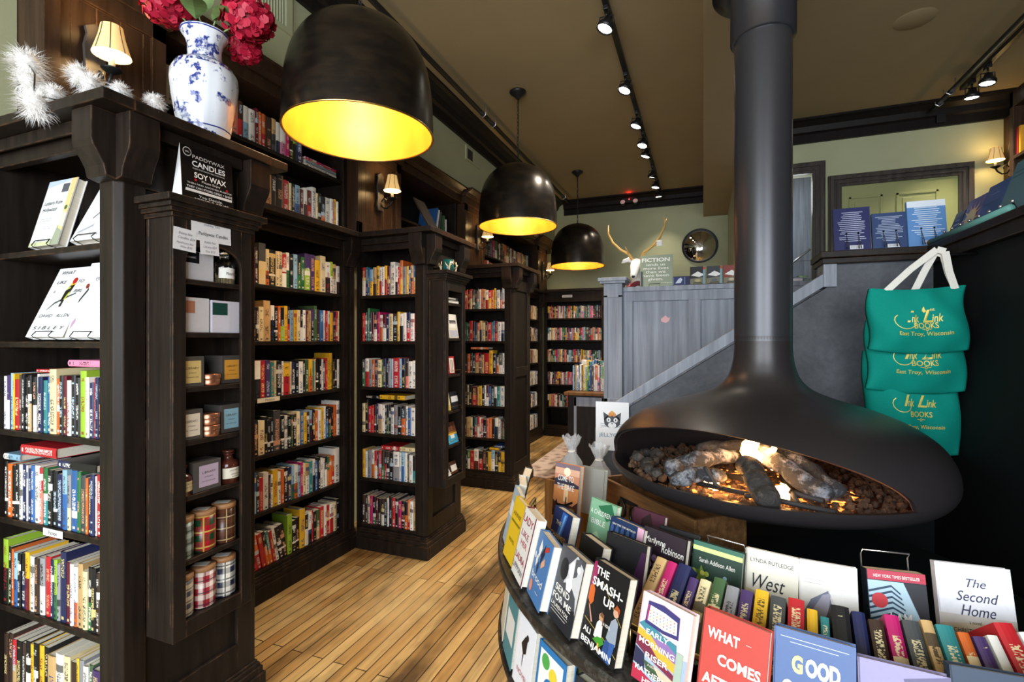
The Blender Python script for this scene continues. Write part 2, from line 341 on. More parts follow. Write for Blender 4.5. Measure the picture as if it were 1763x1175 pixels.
mb = MB(); mb.box(-2.8, -2.45, -2.8, -2.7, 0, 3.75); mb.box(2.45, 2.75, -2.8, -2.7, 0, 3.75); mb.box(-2.45, 2.45, -2.8, -2.7, 0, .75); mb.box(-2.45, 2.45, -2.8, -2.7, 3.1, 3.75)
mb.box(-.48, -.40, -2.8, -2.7, .75, 3.1); mb.box(.40, .48, -2.8, -2.7, .75, 3.1); structure('wall_front', mb, 'case_plain')
# ceiling soffit and crowns
sbox('trim_1', 'ceil', 0, .33, -2.8, 7.8, 3.33, 3.75)
crown = [(0, 0), (.03, 0), (.03, .085), (.055, .10), (.075, .15), (.12, .185), (.155, .195), (.155, .215), (0, .215)]
structure('trim_2', MB().prism([(-2.27 + a, 3.535 + b) for a, b in crown], -2.8, 7.8, 'y'), 'crown')
structure('trim_3', MB().prism([(7.8 - a, 3.535 + b) for a, b in crown], -2.11, 0, 'x'), 'crown')
structure('trim_4', MB().prism([(5.85 - a, 3.535 + b) for a, b in crown], .33, 2.65, 'x'), 'crown')
# door casings at the stair head
def casing(name, x0, x1, zt, w=.115):
    mb = MB()
    for i, (d, a, b) in enumerate(((.035, 0, w), (.055, .012, .05), (.048, .07, .09))):
        mb.box(x0 + a, x0 + b, 5.85 - d, 5.85, 0, zt - a); mb.box(x1 - b, x1 - a, 5.85 - d, 5.85, 0, zt - a); mb.box(x0 + a, x1 - a, 5.85 - d - .001, 5.85, zt - b, zt - a)
    return structure(name, mb, 'dcasing', .003)
casing('trim_5', 1.18, 2.345, 3.17); casing('trim_6', .36, 1.155, 3.335)
mb = MB(); mb.box(1.29, 2.23, 5.838, 5.85, .9, 3.06)
for a, b in ((1.36, 1.64), (1.75, 2.08)):
    for z0, z1 in ((2.15, 2.94), (1.2, 2.02)):
        mb.box(a, b, 5.826, 5.838, z0, z0 + .02); mb.box(a, b, 5.826, 5.838, z1 - .02, z1); mb.box(a, a + .02, 5.826, 5.838, z0, z1); mb.box(b - .02, b, 5.826, 5.838, z0, z1); mb.box(a + .05, b - .05, 5.831, 5.838, z0 + .05, z1 - .05)
structure('door_1', mb, 'door_green', .002)
# stair: charcoal half wall with sloping rail, black ledge wall, treads and the panelled far side
zl = lambda X: 1.115 + .665 * (X + .52)
structure('wall_stair', MB().prism([(-.66, 0), (1.12, 0), (1.12, 1.95), (.64, 1.95), (.64, zl(.64) - .09), (-.52, zl(-.52) - .09), (-.66, zl(-.66) - .09)], 3.2, 3.30, 'y'), 'plaster')
mb = MB(); mb.prism([(-.60, zl(-.60) - .074), (.62, zl(.62) - .074), (.62, zl(.62)), (-.60, zl(-.60))], 3.175, 3.33, 'y'); mb.box(.62, .685, 3.175, 3.33, zl(.62) - .074, 1.95)
structure('trim_7', mb, 'grey_sheen_wood', .003)
mb = MB(); mb.box(.60, 1.12, 3.13, 3.42, 1.955, 1.99); mb.box(.61, 1.12, 3.155, 3.40, 1.925, 1.955); structure('trim_8', mb, 'case', .004)
sbox('shade_panel_stair', 'black_wall', -.40, 1.12, 3.185, 3.2, 0, .93)  # black sheet added for the fireplace's shade on the lower stair wall
sbox('wall_ledge', 'black_wall', 1.12, 1.24, .75, 3.42, 0, 1.94)
mb = MB(); mb.box(1.07, 1.46, .75, 3.42, 1.955, 1.99); mb.box(1.085, 1.44, .75, 3.42, 1.90, 1.955); structure('trim_9', mb, 'case', .004)
mb = MB()
for i in range(7): mb.box(-.5 + .24 * i, 1.3, 3.30, 4.38, 0 if i == 0 else .165 * i, .165 * (i + 1))
structure('trim_10', mb, 'case_plain')
sbox('trim_11', 'case_plain', 1.24, 2.65, 1.0, 5.85, 1.0, 1.1)
mb = MB(); mb.box(-.66, 1.2, 4.42, 4.50, 0, 1.93)
for a, b in ((-.66, -.575), (-.12, -.02), (.43, .52), (1.1, 1.2)): mb.box(a, b, 4.395, 4.42, 0, 1.93)
mb.box(-.66, 1.2, 4.394, 4.42, 1.845, 1.93); mb.box(-.66, 1.2, 4.38, 4.74, 1.93, 1.97); structure('wall_panelling', mb, 'grey_sheen_wood', .003)
mb = MB(); mb.box(-.815, -.655, 4.335, 4.49, 0, 2.0)
for a, b, c, d in ((-.815, -.78, .3, 1.9), (-.69, -.655, .3, 1.9), (-.815, -.655, 1.88, 2.0), (-.815, -.655, .9, 1.0), (-.815, -.655, 0, .3)): mb.box(a, b, 4.325, 4.335, c, d)
mb.box(-.845, -.625, 4.295, 4.52, 2.0, 2.02); mb.box(-.86, -.61, 4.28, 4.535, 2.02, 2.05); structure('trim_12', mb, 'grey_sheen_wood', .003)
# wooden pilasters, entablature over the upper bookcases
def pilaster(name, y0, y1):
    mb = MB(); mb.box(-2.66, -2.315, y0, y1, 2.275, 2.93); mb.box(-2.315, -2.30, y0, y0 + .05, 2.275, 2.93); mb.box(-2.315, -2.30, y1 - .06, y1, 2.275, 2.93); mb.box(-2.315, -2.30, y0, y1, 2.275, 2.36); mb.box(-2.315, -2.30, y0, y1, 2.86, 2.93)
    for k in range(1, 5): mb.box(-2.316, -2.3135, y0 + (y1 - y0) * k / 5 - .002, y0 + (y1 - y0) * k / 5 + .002, 2.36, 2.86)
    return structure(name, mb, 'brown', .003)
for n_, (a, b) in zip((13, 14, 15, 16), ((1.09, 1.54), (2.89, 3.43), (4.60, 5.08), (7.02, 7.46))): pilaster('trim_%d' % n_, a, b)
mb = MB(); mb.box(-2.66, -2.335, 1.09, 7.79, 2.93, 3.0); mb.prism([(-2.66, 3.0), (-2.32, 3.0), (-2.30, 3.03), (-2.25, 3.06), (-2.25, 3.074), (-2.66, 3.074)], 1.05, 7.79, 'y')
for a, b in ((1.07, 1.56), (2.87, 3.45), (4.58, 5.10), (7.0, 7.48)): mb.box(-2.34, -2.285, a, b, 2.93, 3.0); mb.prism([(-2.34, 3.0), (-2.27, 3.0), (-2.25, 3.03), (-2.20, 3.06), (-2.20, 3.075), (-2.34, 3.075)], a - .02, b + .02, 'y')
structure('trim_17', mb, 'brown', .003)
# right hand wall: dark casework column
mb = MB(); mb.box(2.56, 2.65, 5.25, 5.84, 1.1, 3.53); mb.box(2.34, 2.65, 5.20, 5.25, 1.1, 3.53); mb.box(2.34, 2.65, 3.6, 5.2, 2.97, 3.0); mb.box(2.34, 2.65, 3.6, 5.2, 2.4, 2.43); mb.box(2.34, 2.65, 3.6, 5.25, 3.4, 3.53); structure('trim_18', mb, 'brown', .004)

# ================================================================== BOOKCASES
SH = [.172, .505, .835, 1.167, 1.498, 1.83]      # shelf heights shared by every case
def corbel_poly(u0, sgn=1):                       # (outward, z) profile of the scrolled bracket
    p = [(0, 2.235), (.075, 2.235), (.075, 2.135), (.070, 2.115), (.055, 2.09), (.040, 2.06), (.034, 2.03), (.0, 2.022)]
    return [(u0 + sgn * a, z) for a, z in p]
def peninsula(label, x0, y0, y1, stile):
    t = thing('bookcase', label, 'bookcase', (x0, y0, 0)); P = lambda mb, n, m='case', bv=.003: (setattr(mb, 'v', [(a - x0, b - y0, c) for a, b, c in mb.v]), mb.build(n, m, t, bv))[1]
    x1 = -1.775; xs, xt, xp = (-2.295, -2.26, -2.345) if stile else (x0, x0, x0)
    mb = MB(); mb.box(x0, x1 - .015, y0 + .27, y1, .145, 2.19)
    mb.box(x0, x0 + (.028 if stile else .012), y0, y0 + .27, .145, 2.19)
    mb.box(-1.865, x1 - .015, y0 + .09, y0 + .27, .145, 2.19); mb.box(x0, x1, y0, y0 + .02, .145, SH[0] - .02); P(mb, 'carcass', 'case_plain', 0)
    mb = MB(); c = .021
    mb.prism([(-1.865, y0), (x1 - c, y0), (x1, y0 + c), (x1, y0 + .09), (-1.865, y0 + .09)], .145, 2.235, 'z'); P(mb, 'corner_post')
    mb = MB()
    mb.box(x1 - .015, x1, y1 - .085, y1, .145, 2.235)
    for a, b in ((.145, .26), (1.13, 1.23), (2.02, 2.235)): mb.box(x1 - .015, x1 - .0005, y0 + .09, y1 - .085, a, b)
    P(mb, 'end_panel')
    for z in SH: mb = MB(); mb.box(x0 + (.028 if stile else 0), -1.865, y0 + .012, y0 + .27, z - .022, z); P(mb, 'shelf')
    mb = MB(); mb.box(x0, -1.865, y0, y0 + .03, 2.148, 2.235); mb.box(xs, -1.865, y0 - .02, y0, 2.205, 2.2345); mb.box(x0 + .001, x1 - .001, y0 + .031, y1 - .001, 2.191, 2.234); mb.box(xs, -1.875, y0 - .03, y0 - .0201, 2.19, 2.234); mb.box(-2.30, -1.76, y1 + .0005, y1 + .03, 2.19, 2.234); mb.box(x1 + .0005, x1 + .035, y0 + .095, y1 - .09, 2.19, 2.234); P(mb, 'frieze')
    mb = MB(); mb.box(xt, -1.685, y0 - .09, y0, 2.235, 2.27); mb.box(x0, -1.685, y0, y1, 2.235, 2.27); mb.box(-2.26, -1.685, y1, y1 + .09, 2.235, 2.27); P(mb, 'top_slab')
    mb = MB(); mb.prism([(a, b) for a, b in corbel_poly(y0, -1)], -1.87, x1 + .006, 'x'); P(mb, 'corbel')
    for a in (y0 - .006, y1 - .085): mb = MB(); mb.prism([(a_, b_) for a_, b_ in corbel_poly(x1, 1)], a, a + .095, 'y'); P(mb, 'corbel')
    mb = MB()
    for d, a, b in ((.03, 0, .09), (.022, .09, .118), (.014, .118, .135), (.007, .135, .147)): mb.box(x0, x1 + d, y0, y1, a, b); mb.box(xp, x1 + d, y0 - d, y0, a, b); mb.box(-2.345, x1 + d, y1, y1 + d, a, b)
    P(mb, 'plinth'); return t
peninsula('black-brown bookcase nearest the camera with plaid candles on its end', -2.50, 1.03, 1.56, False)
peninsula('black-brown bookcase end standing under the middle sconce, spines facing the shop front', -2.36, 2.95, 3.47, True)
peninsula('black-brown bookcase end furthest along the left wall, beside the rug', -2.36, 4.60, 5.13, True)
def wallcase(label, y0, y1):
    t = thing('bookcase', label, 'bookcase', (-2.66, y0, 0)); P = lambda mb, n, m='case', bv=.003: (setattr(mb, 'v', [(a + 2.66, b - y0, c) for a, b, c in mb.v]), mb.build(n, m, t, bv))[1]
    mb = MB(); mb.box(-2.66, -2.64, y0, y1, .145, 2.235); mb.box(-2.66, -2.38, y0, y0 + .03, .145, 2.235); mb.box(-2.66, -2.38, y1 - .12, y1, .145, 2.235); P(mb, 'carcass', 'case_plain', 0)
    mb = MB(); mb.box(-2.385, -2.365, y1 - .125, y1 - .085, .145, 2.235); mb.box(-2.385, -2.36, y1 - .06, y1 - .02, .145, 2.235); P(mb, 'pilaster_strip')
    for z in SH: mb = MB(); mb.box(-2.64, -2.385, y0 + .03, y1 - .12, z - .022, z); P(mb, 'shelf')
    mb = MB(); mb.box(-2.41, -2.378, y0, y1, 2.148, 2.235); mb.box(-2.38, -2.34, y0, y1, 2.205, 2.235); P(mb, 'frieze')
    mb = MB(); mb.prism(corbel_poly(-2.378, 1), y1 - .12, y1 - .02, 'y'); P(mb, 'corbel')
    mb = MB(); mb.box(-2.66, -2.265, y0, y1, 2.235, 2.27); P(mb, 'top_slab')
    mb = MB()
    for d, a, b in ((.03, 0, .09), (.022, .09, .118), (.014, .118, .135), (.007, .135, .15)): mb.box(-2.64, -2.38 + d, y0, y1, a, b)
    P(mb, 'plinth'); return t
wallcase('long black-brown wall bookcase filling the bay between the two nearest bookcase ends', 1.565, 2.945)
wallcase('black-brown wall bookcase glimpsed behind the furthest bookcase end', 5.135, 7.43)
# upper cases over the counter
def uppercase(label, y0, y1, zs):
    t = thing('upper_bookcase', label, 'bookcase', (-2.66, y0, 2.27)); P = lambda mb, n, m='case_plain', bv=0: (setattr(mb, 'v', [(a + 2.66, b - y0, c - 2.27) for a, b, c in mb.v]), mb.build(n, m, t, bv))[1]
    mb = MB(); mb.box(-2.66, -2.645, y0, y1, 2.271, 2.929); mb.box(-2.66, -2.41, y0, y0 + .02, 2.271, 2.929); mb.box(-2.66, -2.41, y1 - .02, y1, 2.271, 2.929); P(mb, 'carcass')
    for a, b in ((y0, y0 + .035), (y1 - .04, y1)): mb = MB(); mb.box(-2.41, -2.395, a, b, 2.271, 2.929); P(mb, 'stile', 'case', .002)
    for z in zs: mb = MB(); mb.box(-2.645, -2.405, y0 + .02, y1 - .02, z - .022, z); P(mb, 'shelf', 'case', .002)
uppercase('upper bookcase on the counter behind the blue and white vase', 1.542, 2.888, (2.275 + .018, 2.645))
uppercase('nearly empty upper bookcase between the middle sconce and the next one', 3.432, 4.598, (2.293, 2.56))
uppercase('upper bookcase of dark spines below the second pendant shade', 5.082, 7.018, (2.293, 2.53))
# bookcase against the back wall
t = thing('bookcase', 'black-brown bookcase facing the camera against the back wall, left of the grey newel', 'bookcase', (-2.36, 7.47, 0)); P = lambda mb, n, m='case', bv=.003: (setattr(mb, 'v', [(a + 2.36, b - 7.47, c) for a, b, c in mb.v]), mb.build(n, m, t, bv))[1]
mb = MB(); mb.box(-2.36, -1.2, 7.76, 7.79, .145, 2.27); mb.box(-2.36, -2.32, 7.5, 7.76, .145, 2.27); mb.box(-1.44, -1.2, 7.48, 7.76, .145, 2.27); P(mb, 'carcass', 'case_plain', 0)
BSH = [.164, .463, .816, 1.169, 1.514, 1.858]
for z in BSH: mb = MB(); mb.box(-2.32, -1.44, 7.51, 7.76, z - .022, z); P(mb, 'shelf')
mb = MB(); mb.box(-2.36, -1.2, 7.49, 7.53, 2.11, 2.27); P(mb, 'frieze')
mb = MB(); mb.box(-2.36, -1.2, 7.44, 7.79, 2.27, 2.31); P(mb, 'top_slab')
mb = MB(); mb.box(-1.44, -1.34, 7.45, 7.49, 2.03, 2.27); P(mb, 'corbel')
mb = MB()
for d, a, b in ((.03, 0, .10), (.015, .10, .135), (.0, .135, .15)): mb.box(-2.36, -1.2, 7.50 - d, 7.76, a, b)
P(mb, 'plinth')
# low island bookcase whose end faces the camera beside the newel
t = thing('low_bookcase', 'low black bookcase end with picture books on top, beside the grey newel', 'bookcase', (-1.37, 5.2, 0)); P = lambda mb, n, m='case', bv=.003: (setattr(mb, 'v', [(a + 1.37, b - 5.2, c) for a, b, c in mb.v]), mb.build(n, m, t, bv))[1]
mb = MB(); mb.box(-1.22, -1.05, 5.25, 6.6, .1, .92); mb.box(-1.30, -.97, 5.2, 5.25, 0, .92); mb.box(-1.37, -1.30, 5.2, 5.23, 0, .92); P(mb, 'carcass')
mb = MB(); mb.box(-1.30, -1.27, 5.19, 5.2, .05, .9); mb.box(-1.0, -.97, 5.19, 5.2, .05, .9); mb.box(-1.30, -.97, 5.19, 5.2, .8, .9); P(mb, 'end_panel', 'grey_sheen_wood')
for z in (.12, .38, .65): mb = MB(); mb.box(-1.37, -1.22, 5.23, 6.6, z - .02, z); P(mb, 'shelf')
mb = MB(); mb.box(-1.40, -.93, 5.15, 5.33, .92, .95); P(mb, 'end_ledge', 'ledge_orange')
mb = MB(); mb.box(-1.38, -.94, 5.33, 6.62, .92, .95); P(mb, 'top_slab')

# hanging display cabinets on the bookcase ends
def cabinet(label, y0, arch, zs):
    y1 = y0 + .305; xb, xf = -1.774, -1.64
    t = thing('display_cabinet', label, 'cabinet', (xb, y0, 0)); P = lambda mb, n, m='case', bv=.0025: (setattr(mb, 'v', [(a - xb, b - y0, c) for a, b, c in mb.v]), mb.build(n, m, t, bv))[1]
    mb = MB(); mb.box(xb, xb + .012, y0, y1, .49, 1.93); mb.box(xb + .012, xf - .012, y0, y0 + .02, .49, 1.93); mb.box(xb + .012, xf - .012, y1 - .02, y1, .49, 1.93); mb.box(xb + .012, xf - .0125, y0 + .02, y1 - .02, .491, .543); mb.box(xb + .012, xf - .0125, y0 + .02, y1 - .02, 1.87, 1.914); P(mb, 'carcass', 'case', .002)
    mb = MB(); st = .045
    mb.box(xf - .012, xf, y0, y0 + st, .49, 1.93); mb.box(xf - .012, xf, y1 - st, y1, .49, 1.93); mb.box(xf - .012, xf, y0 + st, y1 - st, .49, .545)
    if arch:
        ym = (y0 + y1) / 2; hw = (y1 - y0) / 2 - st
        mb.prism([(y0 + st, 1.93), (y0 + st, 1.775)] + [(ym + hw * math.cos(R(180 - k * 15)), 1.775 + .065 * math.sin(R(k * 15))) for k in range(13)] + [(y1 - st, 1.775), (y1 - st, 1.93)], xf - .012, xf, 'x')
    else: mb.box(xf - .012, xf, y0 + st, y1 - st, 1.85, 1.93)
    P(mb, 'face_frame')
    for z in zs[1:]: mb = MB(); mb.box(xb + .0125, xf - .014, y0 + .0205, y1 - .0205, z - .018, z); P(mb, 'shelf')
    mb = MB()
    for d, a, b in ((.008, 1.915, 1.93), (.018, 1.93, 1.945), (.026, 1.945, 1.96), (.040, 1.96, 1.983)): mb.box(xb, xf + d, y0 - d, y1 + d, a, b)
    P(mb, 'crown'); return t
CABZ = [.545, .745, .965, 1.155, 1.34, 1.53, 1.715]; CAB2 = [.545, .765, 1.005, 1.262, 1.519, 1.767]
cabinet('narrow black candle cabinet hung on the end of the nearest bookcase', 1.12, True, CABZ)
cabinet('narrow black display cabinet with an antler mug on top, hung on the second bookcase end', 2.975, False, CAB2)

# ================================================================== BOOKS ON SHELVES
PAL = dict(k='#17161a', K='#141316', w='#e9e6dd', c='#e3d3a4', r='#b8242b', m='#5d1524', o='#cf6526', y='#e3b22a', g='#2c6b3c', l='#94b936', t='#2f7f80', b='#2f5e9c',
           n='#20264f', u='#8fb6cf', p='#4b3568', i='#d884a6', v='#b51e63', e='#c3a06c', a='#8d8d90', d='#3b2a22', z='#46494a', s='#d97763', h='#3f5d3a')
NAME = dict(k='black', K='black white-banded', w='white', c='cream', r='red', m='maroon', o='orange', y='yellow', g='green', l='lime green', t='teal', b='blue', n='navy', u='pale blue',
            p='purple', i='pink', v='magenta', e='tan', a='grey', d='dark brown', z='charcoal', s='salmon', h='olive green')
LIGHT = 'wcyluaesi'
ORD = ['first', 'second', 'third', 'fourth', 'fifth', 'sixth', 'seventh', 'eighth', 'ninth', 'tenth', 'eleventh', 'twelfth', 'thirteenth', 'fourteenth', 'fifteenth', 'sixteenth', 'seventeenth', 'eighteenth', 'nineteenth', 'twentieth']
def ordn(i):
    if i < 20: return ORD[i]
    return ('twenty-' if i < 29 else 'thirtieth' if i == 29 else 'thirty-') + (ORD[(i + 1) % 10 - 1] if i != 29 else '')
def vary(c, rng, a=.14):
    k = 1 + rng.uniform(-a, a); return tuple(min(1, x * k) for x in c)
def book_geo(mb, q):
    """shelf book: spine on local y=0, thickness along x, height along z"""
    W, H, D = q['w'], q['h'], q['d']; A, B, L = q['A'], q['B'], q['L']; b = .0016 if W > .012 else .001
    v0 = 0
    segs = [(0, 1, A)]
    if q['band']: segs = [(0, .27, A), (.27, .325, hx('#e8e4dc')), (.325, 1, A)]
    elif B: segs = [(0, q['split'], B), (q['split'], 1, A)]
    bul = .0035 if W > .018 else .002
    prof = [(0, 0), (W * .25, -bul * .8), (W * .5, -bul), (W * .75, -bul * .8), (W, 0)]
    for s0, s1, col in segs:
        for (xa, ya), (xb, yb) in zip(prof, prof[1:]):
            mb.face([(xa, ya, s0 * H), (xb, yb, s0 * H), (xb, yb, s1 * H), (xa, ya, s1 * H)], 0, col, L, [(xa / W, s0, q['seed']), (xb / W, s0, q['seed']), (xb / W, s1, q['seed']), (xa / W, s1, q['seed'])])
    for z in (0, H): mb.face([(p[0], p[1], z) for p in prof], 0, A, L)
    for x0, x1 in ((0, b), (W - b, W)):
        mb.box(x0, x1, 0, D, 0, H, 0, A)
    mb.box(b, W - b, .001, D - .003, .001, H - (.003 if q['hard'] else .0006), 1)
BOOKS = []
rng = random.Random(11)
def row(case, shelf, codes, start, rotz, length, z, hs=1.0, group=None, d=.14, lean=None, hmax=None, only_stuff=False, jit=.006):
    toks = []
    for tk in codes.split():
        L_ = tk[0]; i = 1; B_ = None
        if tk[1].isalpha(): B_ = tk[1]; i = 2
        ht = ''; num = tk[i:]
        if num[-1] in 'ts': ht = num[-1]; num = num[:-1]
        toks.append((L_, B_, int(num), ht))
    gap = .0007; tot = sum(k[2] for k in toks); sc_ = (length - gap * len(toks) - (.012 if lean else 0)) / tot; xx = 0
    for i, (a, b, n_, ht) in enumerate(toks):
        W = n_ * sc_; H = (rng.uniform(.188, .212) if not ht else rng.uniform(.228, .242) if ht == 't' else .172) * hs
        if hmax: H = min(H, hmax)
        A = vary(hx(PAL[a]), rng); B = vary(hx(PAL[b]), rng) if b else None
        if a in LIGHT: L = rng.choice([(.01, .01, .012), (.01, .01, .012), (.25, .02, .02), (.02, .05, .2), (.05, .05, .05)])
        else: L = rng.choice([(.8, .78, .72), (.8, .78, .72), (.75, .6, .25), (.7, .35, .2), (.5, .65, .75)])
        jy = rng.uniform(0, jit); ox, oy = math.cos(rotz), math.sin(rotz)
        x_ = xx; le = 0
        if lean and i < lean[0]: le = R(lean[1]); xx += W * .022 + .0004; x_ = xx
        loc = (start[0] + ox * x_ - oy * jy, start[1] + oy * x_ + ox * jy, z + .0008)
        BOOKS.append(dict(w=W, h=H, d=min(d, rng.uniform(.118, .142)), A=A, B=B, L=L, band=a == 'K', split=rng.uniform(.4, .6), seed=rng.random(), hard=ht == 't' or rng.random() < .25, loc=loc, rot=(0, le, rotz),
            nm=NAME[a] + (' and ' + NAME[b] if b and b != a else ''), thick=n_ * sc_, idx=i, n=len(toks), case=case, shelf=shelf, group=group, tall=ht == 't', stuff=only_stuff, lean=le))
        xx += W + gap
def lying(label, code, loc, rotz, length, thick, depth, group):
    BOOKS.append(dict(w=thick, h=length, d=depth, A=hx(PAL[code[0]]), B=hx(PAL[code[1]]) if len(code) > 1 else None, L=(.8, .78, .72) if code[0] not in LIGHT else (.02, .02, .02), band=False, split=.3, seed=rng.random(), hard=True,
        loc=(loc[0], loc[1], loc[2] + thick + .0012), rot=(0, R(90), rotz), label=label, group=group, stuff=False, thick=thick))
GA = 'fiction spines on the nearest bookcase'
X0 = -2.484; LN = X0 * -1 - 1.872
for k, (nm, cs, z) in enumerate((('third shelf down', 'w4 pw3 u3 y2 r6 d2 k3 k4 ke4 kw4 w2 n5 t4 b3 c7t o3 k4 m3 w4 k4 k4 l6t w3 n4 r2 n3 k4 c2', SH[3]),
    ('shelf above the Fiction label', 'K3 o5 K4 K3 w3 n4 w1 n3 b3 w5 rs3 gt4 k4 K4 n5 ub4 ac3 b5 g3 z4 o2 n2 n3 w1 r6 w2', SH[2]),
    ('shelf below the Fiction label', 'lk5t k3 o2 ub4 k3 kn4 ym4 w5 d4 aw5 r5 n3 lg3 a3 n5t m4 w3 wo3 e4 c4 kg3 k4 d3 c5', SH[1]),
    ('lowest shelf', 'd4 d4 re4 k5 d3 kw4 y3 k4 y4 k4 e7 w6 c5 d4 y2 a4 w4 h3 p6 d4', SH[0]))):
    row('nearest bookcase', nm, cs, (X0, 1.052), 0, LN, z, group=GA, hs=1.0 if k < 2 else 1.06)
GB = 'fiction spines on the long wall bookcase'
YB = 2.03; LB = 2.82 - YB
for nm, cs, z, ln in (('top shelf', 'c5t r5 kk3 zc6t co3 K6 c3 c3 rw4 wg3 k4 u4 kg3 g4 pl6t p5t y6 c6t wk6 lw3 ew4 wd4', SH[5], None),
    ('second shelf', 'K5 y5 k3 k3 c5 e7t wk4 K4 o3 kl4 y4 nr3 u4 y4 c4 kw3 w4 m3 e4 pk3 h4t d4 b5 w3 r3 wo3 y5 n4 r3 c2', SH[4], None),
    ('third shelf', 'o2 kt4 p5t wk6 r5 p5 t4 c2 k6 w2 yr7 c2 n4 k4 w5 k3 h4 yo5 t2 e2 K4 k3 w3 k2 r3 y3 y4t k3 K4 w3', SH[3], None),
    ('fourth shelf', 'e4 w3 c3 k4 c6 K3 K3 K3 zz7t K4 w3 K4 h2 dk4 c4 b4 y4 dk3 uk3 k3 o4 w4 y3 w3 kb4 kg3 k3 o4 w4t', SH[2], None),
    ('fifth shelf', 'w5 bu7t d3 r4 w5 n2 w2 y5 w3 o3 k4 n4 ug3 wo4 u3 v3 c3 ew4 t4 wk3 b3 k3 w4 w2 kw3 go3 o3 or3 w7t', SH[1], None),
    ('bottom shelf', 'u3 w6 yr4 or4 r4 ko3 to3 r3 w3 K4 K4 l5t K4 K4 y6t kw4 wk4 r2 k4 he4 r5 w3 r4 wr5 c4 k4', SH[0], (11, -11))):
    row('long wall bookcase', nm, cs, (-2.402, YB), R(90), LB, z, group=GB, lean=ln, hs=1.03)
GC = 'spines on the second bookcase end'
XC = -2.328; LC = -XC - 1.874
for nm, cs, z in (('top shelf', 'rw5 tn3 b3 uy5 ed5 y4 wr4 w4 yr4 m4 w7t wk4 r3 oy4t a5 y3 n3 eo4 bo3', SH[5]), ('second shelf', 'r4 K3 g3t K3 m3 kw4 v4 wo4 mw5 n4 c5 dk6 y3 wk5 w4 nr5 w5 r2', SH[4]),
    ('third shelf', 'zg4 wr5 a4 o4 n4 c5 g2 n4 k3 a3 u3 r8 u3 nk5 ds4 w5 w4', SH[3]), ('fourth shelf', 'c4 k4t r4 r4 K3 pk3 we5 w3 k3 kh3 k2 w4 a5 K5 ko5 w3 b4 w6', SH[2]),
    ('fifth shelf', 'y4 w3 a6 wo4 rw4 n2 r4 dg4 kr3 dk4 k5 wa8 w3 ub4 w4 z2 w5 kt4', SH[1]), ('bottom shelf', 'd4 d3 c3 v4 kg4 m3 k4 dw4 dk4 w2 k4 r4 k4 v4 K4 ko4 or3 w4 e3', SH[0])):
    row('second bookcase end', nm, cs, (XC, 2.972), 0, LC, z, group=GC, hs=1.0)
GD = 'spines on the furthest bookcase end'
for nm, cs, z in (('top shelf', 'r4 o1 m3 rc3 z4 k2 kt3 w3 or3 e3 wr4 ry4 o3 y3 k1 w4 ko3 w3', SH[5]), ('second shelf', 'k3 g2 k2 r4 k3 n3 oe3 ek3 c4 k3 r5 t2 b2 mr4 w4 wk4', SH[4]),
    ('third shelf', 'k4 o3 d3 K3 re4 K3 e3 r6 y4t k4 ko3 zw4 w2', SH[3]), ('fourth shelf', 'k4 c2 k4 mr6 e2 y4 K3 w2 mw3 b3 k4 wk3 t4 w5', SH[2]),
    ('fifth shelf', 'k3 e5 c3 k3 tr3 rw3 w2 r3 K4 s3 o4 dk4 wk4 w3 m2 kg3', SH[1]), ('bottom shelf', 'k2 k2 gw3 r5 wd5 kr5 d4 K2 y4 uw4 K4 dy3 y4', SH[0])):
    row('furthest bookcase end', nm, cs, (XC, 4.622), 0, LC, z, group=GD)
GU = 'books on the upper shelves over the counter'
row('upper bookcase behind vase', 'lower shelf', 'w5 c4 k5 k4 c2 m3 c4 e4 c5 e4 dk4 k5t r5 c2 k3 ub4 m3 wd3 mr4 w4t c2 k3 ko4 w5 w3 v1 y2 w2', (-2.43, 1.86), R(90), .98, 2.293, group=GU)
row('upper bookcase behind vase', 'upper shelf', 'e3 w4 c4 n5t wu4t z4 l3 ul4 l3 u1 s5 dr3 wu4 w4 m2 o2 or3 d4 ez3 wk3 wi4 v3 K3 lk3 bn4', (-2.43, 1.60), R(90), .90, 2.645, hmax=.222, group=GU)
row('upper bookcase below the second pendant', 'upper shelf', 'm3 u4 ek4 r2 h3 d3 n4 v4 hw4 d3 w2 k4 en3 o3 mw5 k3 w2 m4 wp4 k4 s3 a3 m3 e2 k3 hg4 w4 ' * 1, (-2.43, 5.14), R(90), 1.80, 2.53, hmax=.24, group='dark spines above the furthest bookcase end', hs=1.12)
row('upper bookcase below the second pendant', 'lower shelf', 'gr3 c4 c3 hw3 r5 r4 wr3 r4 m3', (-2.43, 5.14), R(90), .45, 2.293, group='dark spines above the furthest bookcase end', hs=.85)
rp = lambda n_, cs, seed: ' '.join(random.Random(seed).choice(cs) + str(random.Random(seed * 7 + i).randint(2, 4)) for i in range(0)) or ' '.join((lambda r_: r_.choice(cs) + (r_.choice(cs) if r_.random() < .3 else '') + str(r_.randint(2, 4)))(random.Random(seed * 131 + i)) for i in range(n_))
for k, z in enumerate(BSH[1:]):
    row('back wall bookcase', 'shelf', rp(38, 'kkkwwrmcndaeuigvsytz', 31 + k), (-2.312, 7.53), 0, .865, z, group='spines on the back wall bookcase', only_stuff=True, hs=.95)
for k, z in enumerate(SH): row('hidden bay', 'shelf', rp(18, 'wcweykpnuw', 61 + k), (-2.402, 6.72), R(90), .57, z, only_stuff=True)
for k, z in enumerate((.12, .38, .65)): row('low bookcase', 'side', rp(36, 'wekbrtcsy', 71 + k), (-1.36, 6.5), R(-90), 1.24, z, only_stuff=True, d=.12)
